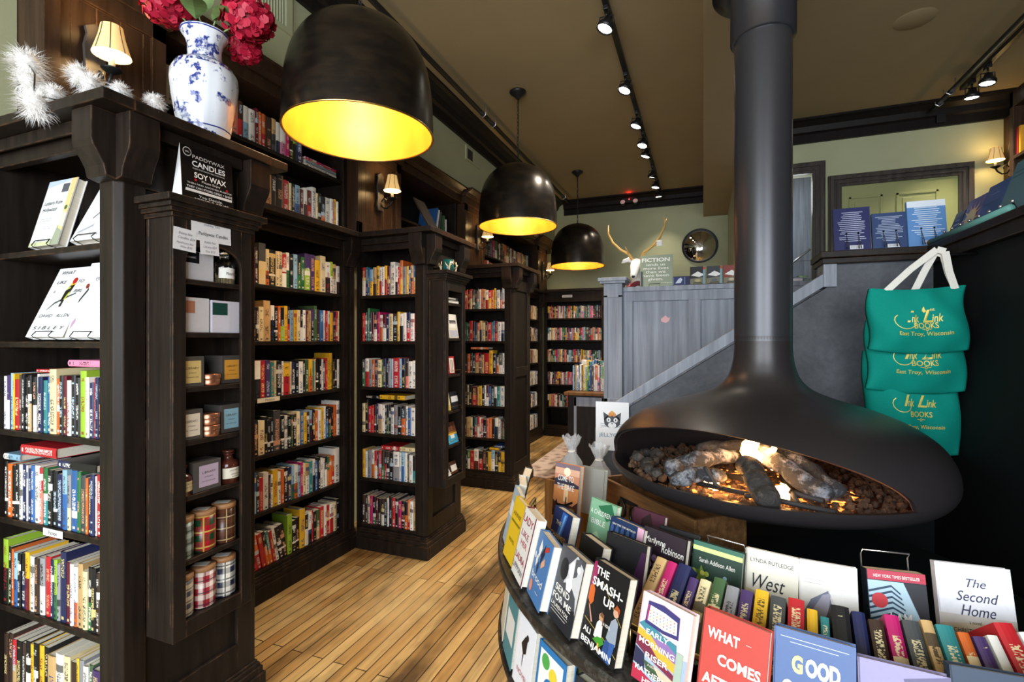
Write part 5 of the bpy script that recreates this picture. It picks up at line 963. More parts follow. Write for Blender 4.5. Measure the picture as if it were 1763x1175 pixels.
ob(-128.9, 'black and white photo hardcover of an embracing couple with white title', '#3a3b3e', [('r', 0, 0, 1, 1, '#4a4b50'), ('p', [(0, .2), (.3, .26), (1, .35), (1, .0), (0, 0)], '#24252a'), ('p', [(.35, .55), (.6, .62), (.9, .5), (1, .3), (1, .9), (.7, 1), (.4, .8)], '#c9cacc'), ('d', .28, .72, .17, '#1a1a1d', 1.3), ('d', .6, .78, .13, '#dedfe0', 1.3), ('p', [(.44, .62), (.62, .7), (.72, .6), (.66, .5), (.5, .5)], '#f0f0f0'), ('p', [(.66, .95), (.9, 1), (.8, .75), (.68, .7)], '#55565c'), ('d', .84, .85, .07, '#e4e4e4'),
    ('t', 'SEND', .40, .40, .12, W_, {'w': .62, 'b': .01}), ('t', 'FOR ME', .44, .28, .12, W_, {'w': .8, 'b': .01}), ('t', 'LAUREN FOX', .42, .19, .07, W_, {'w': .75}), ('r', .08, .16, .8, .165, W_), ('r', .08, .12, .74, .125, W_)], h=.200)
ob(-136.2, 'blue hardcover with orange and black leaves and a white lower case title', '#4a76ab', [('p', [(.45, .55), (.62, .75), (.58, .9), (.40, .7)], '#1c2438'), ('p', [(.55, .52), (.75, .62), (.7, .72), (.52, .6)], '#d9a27a'), ('p', [(.3, .6), (.42, .8), (.3, .92), (.22, .75)], '#e8e4de'), ('p', [(.6, .78), (.85, .86), (.8, .92), (.6, .86)], '#b5382c'), ('p', [(.2, .45), (.3, .55), (.26, .68), (.16, .6)], '#dfdcd6'), ('p', [(.35, .35), (.42, .5), (.36, .58), (.3, .48)], '#26304c'), ('d', .2, .16, .09, '#d7886f', 1.5), ('d', .1, .62, .05, '#cfd7e2', 1.5), ('t', 'brood', .5, .30, .15, W_, {'w': .75}), ('r', .55, .16, .75, .17, '#cfd7e2')], h=.192)
ob(-143.4, 'white hardcover with large dark red stacked letters on the counter rim', '#dcdad4', [('t', 'LADY', .45, .80, .16, '#a03048', {'w': .8, 'b': .01}), ('t', 'LIKE', .45, .60, .13, '#a03048', {'w': .6}), ('t', 'HER', .5, .47, .12, '#b8445a', {'w': .5}), ('t', 'LAURA', .45, .25, .13, '#a03048', {'w': .75, 'b': .01}), ('t', 'LIPPMAN', .45, .10, .12, '#6f6a70', {'w': .8}), ('r', .94, 0, 1, 1, '#7d2038')], t=.034, spine='#7d2038', h=.218)
ob(-150.6, 'yellow hardcover seen edge-on at the left of the counter rim', '#d9b424', [('r', .1, .6, .9, .64, '#8a7312'), ('t', 'ANNIE', .5, .72, .1, '#6d5c10', {'w': .7}), ('t', 'NOVEL', .5, .3, .08, '#6d5c10', {'w': .5})], t=.022)
ob(-157.6, 'pale blue-grey paperback seen edge-on beside the yellow hardcover', '#a9b9c2', [('r', .1, .5, .9, .75, '#e5e7e8')], t=.020)
ob(-164.8, 'white and black jacketed book at the far left of the counter rim', '#24242a', [('r', 0, .4, 1, .7, '#d9d6d0')], t=.036, spine='#dad7d0')
ob(-172, 'black hardcover with cream pages, last on the far left of the counter rim', '#19191c', [('r', .2, .5, .8, .7, '#7a7468')], t=.036)
ob(-113.4, 'pink hardcover with colourful rolling hills and a patterned quilt', '#e9c9cf', [('p', [(0, 0), (1, 0), (1, .50), (.8, .46), (.55, .52), (.3, .47), (0, .58)], '#9dadbf'), ('p', [(0, .62), (.14, .70), (.5, .62), (.78, .60), (.8, .5), (.4, .5)], '#3f7f8f'), ('p', [(0, .58), (.25, .56), (.6, .44), (.8, .40), (.8, .3), (0, .42)], '#dba63c'), ('p', [(.3, .54), (.6, .56), (.8, .50), (.8, .40), (.55, .44)], '#8a6aa0'), ('p', [(0, .50), (.2, .48), (.45, .36), (.8, .28), (.8, .22), (.3, .3), (0, .38)], '#742840'), ('p', [(0, .36), (.2, .32), (.25, .14), (0, .18)], '#2a2a48'), ('p', [(.2, .26), (.5, .24), (.8, .14), (.8, .06), (.3, .14)], '#3e5238'), ('p', [(.4, .26), (.8, .22), (.8, .10), (.55, .16)], '#dcb89d'), ('p', [(0, .16), (.3, .10), (.8, .02), (.8, 0), (0, 0)], '#b02a44'), ('r', .8, 0, .93, .54, '#9fb0a0'), ('p', [(.12, .66), (.14, .92), (.45, .945), (.78, .90), (.80, .66), (.5, .64)], '#39346c'), ('p', [(.17, .70), (.19, .88), (.5, .87), (.74, .84), (.76, .70), (.5, .68)], '#e9e4dc'), ('r', .15, .70, .17, .88, '#c02a6a'),
    ('t', 'EARLY', .40, .555, .08, W_, {'w': .46, 'b': .02}), ('t', 'MORNING', .42, .43, .085, W_, {'w': .72, 'b': .02}), ('t', 'RISER', .45, .30, .085, W_, {'w': .46, 'b': .02}), ('t', 'A NOVEL', .4, .22, .035, W_, {'w': .2}), ('t', 'KATHERINE', .44, .12, .08, W_, {'w': .76, 'b': .02}), ('t', 'HEINY', .44, .02, .08, W_, {'w': .42, 'b': .02})] + [('d', .22 + .07 * (k % 8), .72 + .035 * (k // 8), .012, ('#c9a34a', '#b06a6a', '#7f8fb0')[k % 3]) for k in range(32)], t=.024, h=.19)
ob(-105.9, 'red hardcover with large white capital title and dark pine trees', '#b8433a', [('p', [(.62, 0), (.66, .2), (.74, .22), (.78, .36), (.83, .24), (.88, .28), (.93, .40), (1, .30), (1, 0)], '#33413a'), ('p', [(.30, 0), (.36, .10), (.5, .10), (.56, 0)], '#22303a'), ('d', .55, .04, .06, '#d8b33e'), ('t', 'WHAT', .34, .74, .14, W_, {'w': .5, 'b': .03}), ('t', 'COMES', .60, .52, .14, W_, {'w': .64, 'b': .03}), ('t', 'AFTER', .36, .30, .14, W_, {'w': .58, 'b': .03}), ('r', .05, .22, .27, .226, '#e2b9b2'), ('r', .04, .195, .28, .201, '#e2b9b2'), ('r', .06, .17, .26, .176, '#e2b9b2'), ('r', .68, .80, .76, .806, '#e2b9b2')], t=.024, spine='#8d2f2a', h=.204)
ob(-98.5, 'slate blue hardcover with chunky white and yellow title and teal leaves', '#4a6291', [('p', [(.06, .1), (.12, .34), (.18, .4), (.2, .2), (.14, .05)], '#4fb0a4'), ('p', [(.16, .3), (.22, .46), (.27, .36), (.24, .22)], '#63c2b2'), ('p', [(.12, .0), (.16, .0), (.2, .4), (.18, .4)], '#2f7f86'), ('r', .08, .93, .92, .936, '#b9c4da'), ('r', .2, .895, .8, .901, '#b9c4da'), ('t', 'G', .30, .66, .19, '#dfe08a', {'w': .14, 'b': .05}), ('t', 'OOD', .61, .66, .19, '#f1f1ee', {'w': .42, 'b': .05}), ('t', 'C', .17, .44, .19, '#f1f1ee', {'w': .13, 'b': .05}), ('t', 'O', .32, .44, .19, '#dfe08a', {'w': .13, 'b': .05}), ('t', 'MPANY', .68, .44, .19, '#f1f1ee', {'w': .56, 'b': .05}), ('t', 'a novel', .7, .36, .05, '#d5dcea', {'w': .2}), ('t', 'CYNTHIA', .5, .14, .11, W_, {'w': .7, 'b': .02})], t=.028)
ob(-91.4, 'lavender hardcover with a glowing arch, right of the slate blue one', '#8c86ad', [('p', [(0, 0), (1, 0), (1, .5), (.5, .62), (0, .5)], '#b79cae'), ('p', [(.5, .9), (1, 1), (1, .55), (.62, .6)], '#5a5678')] + [('p', [(.5 + .40 * math.cos(a), .35 + .34 * math.sin(a)), (.5 + .40 * math.cos(a + .33), .35 + .34 * math.sin(a + .33)), (.5 + .32 * math.cos(a + .33), .35 + .27 * math.sin(a + .33)), (.5 + .32 * math.cos(a), .35 + .27 * math.sin(a))], '#e8b58a') for a in [.33 * k for k in range(10)]], t=.024, h=.195)
ob(-84.3, 'dark blue paperback with pale blue spiky plants at the right edge', '#26374c', [('p', [(.05 + .11 * k, .1), (.08 + .11 * k, .72 + .07 * (k % 3)), (.12 + .11 * k, .3), (.16 + .11 * k, .66), (.17 + .11 * k, .1)], ('#6fb0d8', '#a9d6ee', '#4d8cc0')[k % 3]) for k in range(8)], t=.024)
ob(-77.1, 'dark jacketed hardcover at the far right of the counter rim', '#20242e', [('t', 'NOVEL', .5, .6, .12, W_, {'w': .6})], t=.026)
GI = 'books displayed face out on the inner tiers of the counter'
def ib(ang, r, z, label, col, spec, w=.124, h=.20, t=.022, tilt=13, yaw=0, **k): return cover_book(label, ringF(ang, r, z, tilt, yaw, th=t), w, h, t, col, spec, GI, **k)
ib(-143.5, 1.035, .724, 'navy hardcover with gold title and blue stripes, inner tier left', '#1c2a52', [('p', [(.5, .98), (.8, .98), (.6, .55), (.35, .55)], '#2f5fa8'), ('p', [(.62, .95), (.72, .95), (.55, .6), (.48, .6)], '#74a3d6'), ('t', 'THE', .38, .74, .10, '#e3d2a0', {'w': .28}), ('t', 'CHARMED', .48, .52, .12, '#d9b15a', {'w': .86}), ('t', 'WIFE', .48, .38, .12, '#d9b15a', {'w': .5})], t=.034, yaw=6)
ib(-132.2, 1.045, .705, 'black hardcover with small gold title, behind the black and white photo book', '#1b1917', [('t', 'LITTLE COUNTRY HOUSE', .5, .42, .05, '#a58a4a', {'w': .86})], t=.034, yaw=-6)
ib(-126.3, .995, .718, 'plain black hardcover with a dark plum corner, inner tier', '#17161a', [('p', [(.75, 0), (1, 0), (1, .9), (.9, .9), (.7, .4)], '#3a1c3c')], t=.024, w=.14, h=.215, yaw=6)
ib(-141, .90, .755, 'pale green paperback with palm leaves and white capitals, inner tier', '#7fae8c', [('p', [(.3, .9), (.8, 1), (1, .8), (.7, .7), (.5, .82)], '#2d6b48'), ('p', [(.0, .3), (.4, .5), (.7, .3), (.3, .2)], '#a8c8a0'), ('t', "A CHILDREN'S", .5, .76, .11, W_, {'w': .9}), ('t', 'BIBLE', .4, .60, .12, W_, {'w': .55}), ('t', 'NOVEL', .5, .3, .1, '#a03830', {'w': .6})], t=.022, yaw=14)
ib(-131.5, .915, .735, 'dark blue patterned paperback with pink script, inner tier', '#1f3358', [('p', [(.82, 0), (1, 0), (1, 1), (.82, 1)], '#d9a9c0')] + [('d', .1 + .16 * (k % 5), .15 + .17 * (k // 5), .05, '#39588a', 2.0) for k in range(25)] + [('t', 'SUCH', .45, .60, .2, '#f08aa0', {'w': .6, 's': .2}), ('t', 'a fun age', .42, .40, .1, '#f08aa0', {'w': .6, 's': .2}), ('t', 'NEW YORK TIMES BESTSELLER', .45, .9, .04, W_, {'w': .7})], t=.034, yaw=4, w=.142)
ib(-123.2, .885, .742, 'dark plum paperback with a pale blossom thicket and white lettering, inner tier', '#241820', [('d', .15 + .17 * (k % 5) + .05 * (k // 5 % 2), .2 + .1 * (k // 5), .07, ('#b99ab8', '#8a6a90', '#5c4468', '#d9c4d4')[k % 4]) for k in range(25)] + [('p', [(0, .72), (1, .68), (1, 1), (0, 1)], '#2a2028'), ('t', 'Marilynne', .3, .80, .12, W_, {'w': .48}), ('t', 'Robinson', .72, .72, .14, W_, {'w': .5}), ('t', 'JACK', .55, .25, .16, W_, {'w': .5})], t=.024, yaw=2, w=.142)
ib(-133.3, .80, .745, 'dark maroon paperback with a woman’s face, inner tier beside the wooden crate', '#4a2434', [('p', [(.25, .2), (.3, .85), (.55, .98), (.75, .7), (.6, .2)], '#24161c'), ('d', .55, .55, .17, '#d2a88c', 1.5), ('p', [(.3, .4), (.38, .9), (.6, .92), (.7, .75), (.5, .78), (.42, .5)], '#2c1a1e'), ('d', .48, .60, .025, '#3a2020'), ('d', .62, .60, .025, '#3a2020'), ('d', .55, .42, .04, '#9a3038', .6), ('p', [(.4, .2), (.7, .2), (.66, .36), (.46, .34)], '#c79a80'), ('d', .86, .62, .11, '#6d1a28'), ('t', 'NOVEL', .86, .60, .05, '#d9a0a0', {'w': .16})], t=.02, yaw=10)
ib(-122.6, .825, .738, 'black paperback with gold and white title, behind the plum blossom one', '#131315', [('t', 'Via Negativa', .5, .84, .09, '#d7a53a', {'w': .8}), ('t', 'Daniel Hornsby', .5, .72, .06, '#c9c6c0', {'w': .8}), ('d', .5, .3, .25, '#6d3f20', 1.2)], t=.016, yaw=10)
ib(-113.8, .845, .735, 'green garden paperback with a seated figure and red round badge', '#20392e', [('r', 0, .88, 1, .94, '#c9dc8a'), ('r', 0, .94, 1, 1, '#3a6a58'), ('p', [(0, .2), (.2, .7), (.35, .5), (.2, .1)], '#6d8a3a')] + [('d', .06 + .09 * (k % 4), .3 + .1 * (k // 4), .05, ('#9aa83c', '#4a6a2c', '#c4c25a')[k % 3]) for k in range(16)] + [('p', [(.18, .0), (.22, .22), (.34, .36), (.48, .34), (.55, .0)], '#d8c9a4'), ('d', .40, .42, .09, '#cdbb95', 1.1), ('p', [(.32, .42), (.4, .52), (.5, .46), (.48, .38)], '#e0d2ac'), ('d', .82, .48, .1, '#b02a44'), ('t', 'Sarah Addison Allen', .52, .74, .085, W_, {'w': .72}), ('d', .65, .55, .05, '#5d7f8c'), ('d', .7, .62, .04, '#7f9fa8')], t=.022, w=.135)
ib(-104.6, .80, .738, 'cream paperback with flowing black script title', '#e2dccb', [('p', [(0, 0), (1, 0), (1, .4), (0, .5)], '#d6c69a'), ('t', 'LYNDA RUTLEDGE', .5, .84, .07, '#2a2a30', {'w': .82}), ('t', 'West', .40, .52, .26, '#1b1b1e', {'w': .62, 's': .35}), ('t', 'with', .68, .32, .18, '#1b1b1e', {'w': .4, 's': .35}), ('t', 'Giraffes', .5, .1, .18, '#1b1b1e', {'w': .7, 's': .35})], t=.02)
ib(-95.2, .80, .738, 'white paperback with blue-grey and ochre brush shapes', '#e4e1db', [('p', [(0, .3), (.2, .55), (.5, .68), (.6, .4), (.5, .1), (0, .05)], '#767b92'), ('p', [(.15, .35), (.4, .62), (.55, .66), (.45, .3)], '#aaa9bd'), ('p', [(0, .05), (1, .1), (1, .32), (.75, .3), (.6, .36), (.4, .16), (0, .36)], '#b08a58'), ('p', [(.52, .66), (.58, .95), (.85, .98), (1, .7), (1, .36), (.7, .4)], '#f2f0ee'), ('t', 'THE', .55, .26, .10, W_, {'w': .24, 'b': .02}), ('r', .08, .86, .42, .865, '#b9b6b6'), ('r', .08, .82, .42, .825, '#b9b6b6'), ('r', .08, .78, .42, .785, '#b9b6b6'), ('r', .08, .74, .38, .745, '#b9b6b6')], t=.02)
ib(-84.5, .80, .738, 'thick paperback with white fingerprint lines, red top band and red badge', '#14202c', [('p', [(0, .1), (0, .88), (.62, .88), (.98, .3), (.9, 0), (.1, 0)], '#a9c4d4')] + [('p', [(.0, .12 + .062 * k), (.4, .22 + .06 * k), (.75 - .02 * k, .16 + .058 * k), (.75 - .02 * k, .18 + .058 * k), (.4, .243 + .06 * k), (.0, .145 + .062 * k)], '#1c3a54') for k in range(11)] + [('p', [(.62, .88), (1, .88), (1, .24)], '#1d1d26'), ('r', 0, .89, 1, 1, '#b02840'), ('d', .18, .66, .14, '#c0303a'), ('t', 'NEW YORK TIMES BESTSELLER', .5, .92, .05, W_, {'w': .8}), ('t', 'I AM', .52, .42, .17, W_, {'w': .36, 'b': .02}), ('t', 'PILGRIM', .50, .22, .18, W_, {'w': .86, 'b': .02})], t=.036, hard=False, w=.120)
ib(-72.3, .79, .738, 'tall white book with dark handwritten title over a sandy beach', '#e2e2e8', [('p', [(0, 0), (1, 0), (1, .42), (.5, .44), (0, .40)], '#c9b79c'), ('p', [(0, .40), (.5, .44), (1, .42), (1, .50), (0, .50)], '#cfc8c2'), ('t', 'The', .5, .78, .12, '#23234a', {'w': .26, 's': .35}), ('t', 'Second', .5, .64, .14, '#23234a', {'w': .56, 's': .35}), ('t', 'Home', .5, .50, .15, '#23234a', {'w': .46, 's': .35}), ('t', 'a novel', .46, .42, .05, '#4a4038', {'w': .16}), ('t', 'CHRISTINA CLANCY', .5, .33, .06, '#33302c', {'w': .68}), ('d', .25, .24, .015, '#3c3430', 2), ('d', .72, .14, .015, '#3c3430', 2)], w=.145, h=.225, t=.022, yaw=-15)
cover_book('sunset-coloured hardcover with a lake shore and white stencil title, standing above the others at left', flat_frame(-.56, 2.06, .735, R(8), R(-22)), .13, .225, .03, '#d08a5c', [('r', 0, .62, 1, 1, '#c98a6a'), ('r', 0, .80, 1, .92, '#d9a98c'), ('r', 0, .92, 1, 1, '#7a6a74'), ('d', .5, .86, .14, '#f6e2c4'), ('p', [(0, .70), (.3, .76), (.55, .72), (1, .64), (1, .58), (0, .58)], '#3a3444'), ('r', 0, .3, 1, .58, '#d28a52'), ('r', .42, .3, .6, .62, '#f0c898'), ('p', [(0, 0), (1, 0), (1, .34), (.8, .24), (.6, .26), (.4, .2), (.2, .22), (0, .3)], '#4a2c22'), ('p', [(.1, .26), (.18, .18), (.5, .2), (.82, .3), (.8, .34), (.5, .25), (.2, .24), (.14, .32)], '#1c1412'), ('d', .78, .16, .13, '#8a6a34', .6), ('p', [(.5, .24), (.54, .24), (.56, .38), (.52, .4)], '#24181c'), ('t', 'COME TO', .46, .68, .15, W_, {'w': .64, 'b': .01}), ('t', 'THE LAKE', .48, .52, .15, W_, {'w': .70, 'b': .01}), ('t', 'ANNE GODWIN', .42, .06, .06, '#e6d6c0', {'w': .56})], GI, t if False else True)
cover_book('grey hardcover standing behind the sunset-coloured one', flat_frame(-.47, 2.14, .735, R(8), R(-22)), .13, .20, .03, '#8f9088', [], GI)
# spines laid back in the tray
GT = 'spines in the sloping tray of the display counter'
ang = -121.5; TT = 42
for k, (cc, wd, hh, lab) in enumerate((('e', .030, .2, 'olive gold spine first at left in the sloping tray'), ('v', .026, .2, 'crimson spine second from left in the sloping tray'), ('n', .034, .205, 'thick navy spine third from left in the sloping tray'), ('pc', .022, .18, 'purple over cream spine beside the navy one in the tray'), ('ck', .026, .185, 'cream spine with black patches in the tray, before the garden paperback'), ('h', .028, .2, 'dark green spine with yellow lettering in the tray'), ('a', .028, .19, 'warm grey spine right of the dark green one in the tray'), ('po', .026, .19, 'purple and orange sunset-like spine in the tray'), ('y', .028, .20, 'bright yellow spine in the tray, before the script-titled paperback'), ('z', .031, .195, 'grey spine right of the bright yellow one in the tray'), ('rk', .032, .20, 'red over black spine in the middle of the tray'), ('y', .020, .185, 'narrow yellow spine right of the red over black one'), ('t', .016, .175, 'narrow teal spine in the middle of the tray'), ('k', .034, .205, 'wide plain black spine in the middle of the tray'), ('n', .024, .20, 'navy spine with orange lettering in the tray'), ('d', .026, .19, 'dark brown spine right of the orange-lettered navy one'), ('v', .026, .205, 'magenta spine in the tray, before the white brush-shape paperback'), ('z', .030, .2, 'dark grey scrolled spine right of the magenta one'), ('e', .020, .205, 'tan spine with red lettering in the tray'), ('t', .030, .2, 'dark green-teal spine in the tray, before the fingerprint paperback'), ('o', .020, .19, 'brick orange spine right of the dark green-teal one'), ('p', .022, .185, 'dark purple spine in the right half of the tray'), ('w', .018, .19, 'white spine in the right half of the tray'), ('ry', .035, .215, 'thick red and yellow spine in the right half of the tray'), ('w', .024, .2, 'white and pale blue spine right of the thick red and yellow one'), ('l', .018, .185, 'lime green spine in the right half of the tray'), ('i', .030, .195, 'pink spine right of the lime green one in the tray'), ('e', .024, .2, 'tan spine near the right end of the tray'), ('g', .026, .2, 'green spine near the right end of the tray'), ('m', .034, .21, 'brownish red spine last at the right end of the tray'))):
    ang += math.degrees((wd + .0068) / 2 / .98); a = R(ang); e = Vector((math.cos(a), math.sin(a), 0)); rt = Vector((-e.y, e.x, 0)); T = R(TT); up = Vector((0, 0, math.cos(T))) - e * math.sin(T); bk = up.cross(rt)
    q = dict(w=wd, h=hh, d=.045 if k < 8 else .10, A=hx(PAL[cc[0]]), B=hx(PAL[cc[1]]) if len(cc) > 1 else None, L=hx('#1c1a1c') if cc[0] in LIGHT else hx('#e8d9a8'), band=False, split=.45, seed=rng.random(), hard=True); mb = MB(); book_geo(mb, q); o = mb.build('book', ['book', 'page'], attrs=True)
    m4 = Matrix((rt, bk, up)).transposed().to_4x4(); m4.translation = Vector((CX, CY, 0)) + e * 1.052 + Vector((0, 0, .757)) - rt * (wd / 2); o.matrix_basis = m4; tag(o, lab, 'book', GT); ang += math.degrees((wd + .0068) / 2 / .98)
# books on the lower shelf of the counter
GL = 'books on the lower shelf of the display counter'
def lb(ang, label, col, spec, **k): return cover_book(label, ringF(ang, 1.172, .402, 8, th=.034), .14, .215, .034, col, spec, GL, **k)
lb(-148, 'teal and white book seen edge-on at the left of the lower counter shelf', '#3f7f88', [('r', .1, .3, .9, .7, '#d9d9d4')]); lb(-139.8, 'white hardcover with a black bird, on the lower counter shelf', '#dfdfe4', [('p', [(.3, .62), (.5, .78), (.62, .74), (.6, .56), (.45, .5)], '#17171a'), ('d', .6, .78, .07, '#17171a'), ('p', [(.42, .5), (.48, .5), (.44, .3)], '#17171a'), ('t', 'NOVEL', .5, .2, .1, '#b03a44', {'w': .6})]); lb(-131.5, 'blue hardcover with green and yellow shapes on the lower counter shelf', '#2a6fa8', [('r', .08, .05, .92, .92, '#dfe3dc'), ('d', .3, .8, .15, '#4d9a4a'), ('d', .6, .7, .15, '#d8c23a'), ('d', .5, .5, .2, '#2c6aa0')]); lb(-122.5, 'dark hardcover on the lower counter shelf, below the black three-figure book', '#20242c', []); lb(-156, 'cream book seen edge-on, furthest left on the lower counter shelf', '#cfc7b4', [])
def wire_top(label, ang, r, z, w=.05):
    mb = MB(); F = ringF(ang, r, z, 10); mb.tube([(-w, -.18, 0), (-w, .0, 0), (-w, .012, .012), (w, .012, .012), (w, 0, 0), (w, -.18, 0)], .002, 6); o = mb.build('wire_stand', 'hookm'); o.matrix_basis = F; tag(o, label, 'stand', 'wire stands on the counter')
wire_top('thin wire stand poking up behind the garden paperback', -113, .768, .93); wire_top('thin wire stand poking up behind the fingerprint paperback', -85, .71, .955)

# ================================================================== CRATE, BAGGED TOYS, POSTERS
A_, B_ = Vector((-.47, 2.42, 0)), Vector((-.03, 1.95, 0)); ex = (B_ - A_).normalized(); ey = Vector((-ex.y, ex.x, 0)); L_ = (B_ - A_).length
t = thing('wooden_crate', 'aged brown wooden crate with iron ring handle, tucked under the fireplace', 'crate'); m4 = Matrix((ex, ey, Vector((0, 0, 1)))).transposed().to_4x4(); m4.translation = A_ + Vector((0, 0, .6015)); t.matrix_basis = m4
for a, b, c, d, nm in ((0, L_, 0, .018, 'front_board'), (0, L_, .24, .258, 'back_board'), (0, .018, .018, .24, 'end_board'), (L_ - .018, L_, .018, .24, 'end_board')): MB().box(a, b, c, d, .012, .232).build(nm, 'crate', t, .003)
MB().box(0, L_, 0, .258, 0, .012).build('base_board', 'crate', t)
mb = MB(); mb.box(.17, .30, -.006, 0, .165, .185); mb.build('handle_plate', 'metal_black', t, .002)
for s in (.19, .28): mb = MB(); mb.tube([(s + .026 * math.cos(a), -.010, .135 + .038 * math.sin(a)) for a in [6.2832 * k / 20 for k in range(20)]], .006, 8, closed=True); mb.build('handle_ring', 'metal_black', t)
def bag(label, u, v, h, r, cols):
    t = thing('bagged_toy', label, 'wrapped toy'); t.matrix_basis = m4 @ Matrix.Translation((u, v, .0125)); g = random.Random(u * 99)
    mb = MB(); mb.ball((0, 0, r * .9), r * .8, 14, col=hx(cols[0])); mb.ball((0, 0, r * 2.0), r * .55, 14, col=hx(cols[0])); mb.ball((-.03, 0, r * 2.5), r * .2, 8, col=hx(cols[1])); mb.ball((.03, 0, r * 2.5), r * .2, 8, col=hx(cols[1])); mb.build('plush_toy', 'matte', t, attrs=True)
    n_ = 40; vs, P = [], [(r * .85, .0), (r * 1.05, h * .2), (r * 1.0, h * .45), (r * .8, h * .65), (r * .32, h * .78), (r * .25, h * .80), (r * .55, h * .92), (r * .75, h * 1.0)]
    for q, z in P:
        for k in range(n_): a = 6.2832 * k / n_; w_ = 1 + .10 * math.sin(9 * a + z * 40) * (1 + z) + g.uniform(-.05, .05); vs.append((q * w_ * math.cos(a), q * w_ * math.sin(a), z + (g.uniform(-.012, .012) if z > h * .9 else 0)))
    mb = MB(); mb.mesh(vs, [(i * n_ + k, i * n_ + (k + 1) % n_, (i + 1) * n_ + (k + 1) % n_, (i + 1) * n_ + k) for i in range(len(P) - 1) for k in range(n_)], smooth=True); mb.build('cellophane_bag', 'cello', t)
    MB().tube([(r * .27 * math.cos(a), r * .27 * math.sin(a), h * .79) for a in [6.2832 * k / 16 for k in range(16)]], .004, 6, closed=True).build('ribbon', 'webbing', t)
t = thing('toy_box', 'pale wooden box holding bagged plush toys, left of the brown crate', 'box', (-.60, 2.72, 0), R(-25))
for a, b, c, d, nm in ((-.20, .20, -.14, -.122, 'front_board'), (-.20, .20, .122, .14, 'back_board'), (-.20, -.182, -.122, .122, 'end_board'), (.182, .20, -.122, .122, 'end_board')): MB().box(a, b, c, d, .0, .72).build(nm, 'ledge_orange', t, .003)
MB().box(-.182, .182, -.122, .122, .53, .542).build('base_board', 'ledge_orange', t)
m4 = Matrix.Translation((-.60, 2.72, .5432)) @ Matrix.Rotation(R(-25), 4, 'Z')
bag('cellophane bag with pale blue plush toy, left in the pale wooden box', -.10, -.02, .40, .068, ('#9db9c4', '#e4e6e6')); bag('cellophane bag with cream plush toy, right in the pale wooden box', .09, -.02, .38, .070, ('#d9d4c8', '#b9b0a4'))
t = thing('cat_sign', 'white sign with a dark cat head emblem, fixed before the foot of the stair rail', 'sign'); t.matrix_basis = frame((-.543, 3.168, .80), (1, 0, 0), (0, 0, 1))
MB().box(-.105, .105, 0, .31, -.003, 0, 0, hx('#eef0f2')).build('board', 'print', t, attrs=True)
mb = MB(); K_ = hx('#3c3f45')
mb.disc(0, .185, .052, K_, .0006, sy=.82); mb.poly([(-.052, .19), (-.056, .245), (-.02, .222)], K_, .0006); mb.poly([(.052, .19), (.056, .245), (.02, .222)], K_, .0006); mb.disc(-.022, .195, .013, hx('#eef0f2'), .0009, sy=1.15); mb.disc(.022, .195, .013, hx('#eef0f2'), .0009, sy=1.15); mb.disc(-.022, .195, .004, K_, .0012, sy=1.8); mb.disc(.022, .195, .004, K_, .0012, sy=1.8); mb.disc(0, .162, .026, hx('#eef0f2'), .0010, sy=.75); mb.poly([(-.008, .176), (.008, .176), (0, .166)], K_, .0013)
mb.disc(0, .238, .017, hx('#d98f3a'), .0012, sy=.7); mb.disc(-.012, .230, .012, hx('#d98f3a'), .0013); mb.disc(.012, .230, .012, hx('#d98f3a'), .0013); mb.disc(0, .244, .010, hx('#e2a04a'), .0015)
for s in (-1, 1):
    for k in range(3): mb.poly([(s * .03, .165 - .006 * k), (s * .075, .17 - .012 * k), (s * .075, .172 - .012 * k), (s * .03, .167 - .006 * k)], K_, .0011)
mb.build('cat_emblem', 'print', t, attrs=True); mb = MB(); mb.text('jELLYCAT', .0, .088, .032, hx('#7f97a8'), lift=.0008, width=.165, bold=.02); mb.build('sign_lettering', 'print', t, attrs=True)
t = thing('white_notice', 'small white notice on the charcoal stair wall, half behind the fireplace hood', 'notice'); t.matrix_basis = frame((-.18, 3.197, .86), (1, 0, 0), (0, 0, 1)); MB().box(-.09, .07, 0, .25, -.002, 0, 0, hx('#e6e7ea')).build('sheet', 'print', t, attrs=True)
tag(MB().prism([(-.34, 1.69), (-.30, 1.72), (-.285, 1.70), (-.265, 1.70), (-.275, 1.67), (-.30, 1.655), (-.335, 1.665)], 4.413, 4.4195, 'y', 0, hx('#e0a8ac')).build('paper_cutout', 'print', attrs=True), 'small pink paper cut-out stuck on the grey panelling', 'cut-out')
# rug at the far end of the aisle
mb = MB(); mb.box(-1.93, -1.50, 5.166, 7.36, .001, .009); tag(mb.build('rug', 'rug'), 'faded pink patterned rug on the planks beside the furthest bookcase end', 'rug')

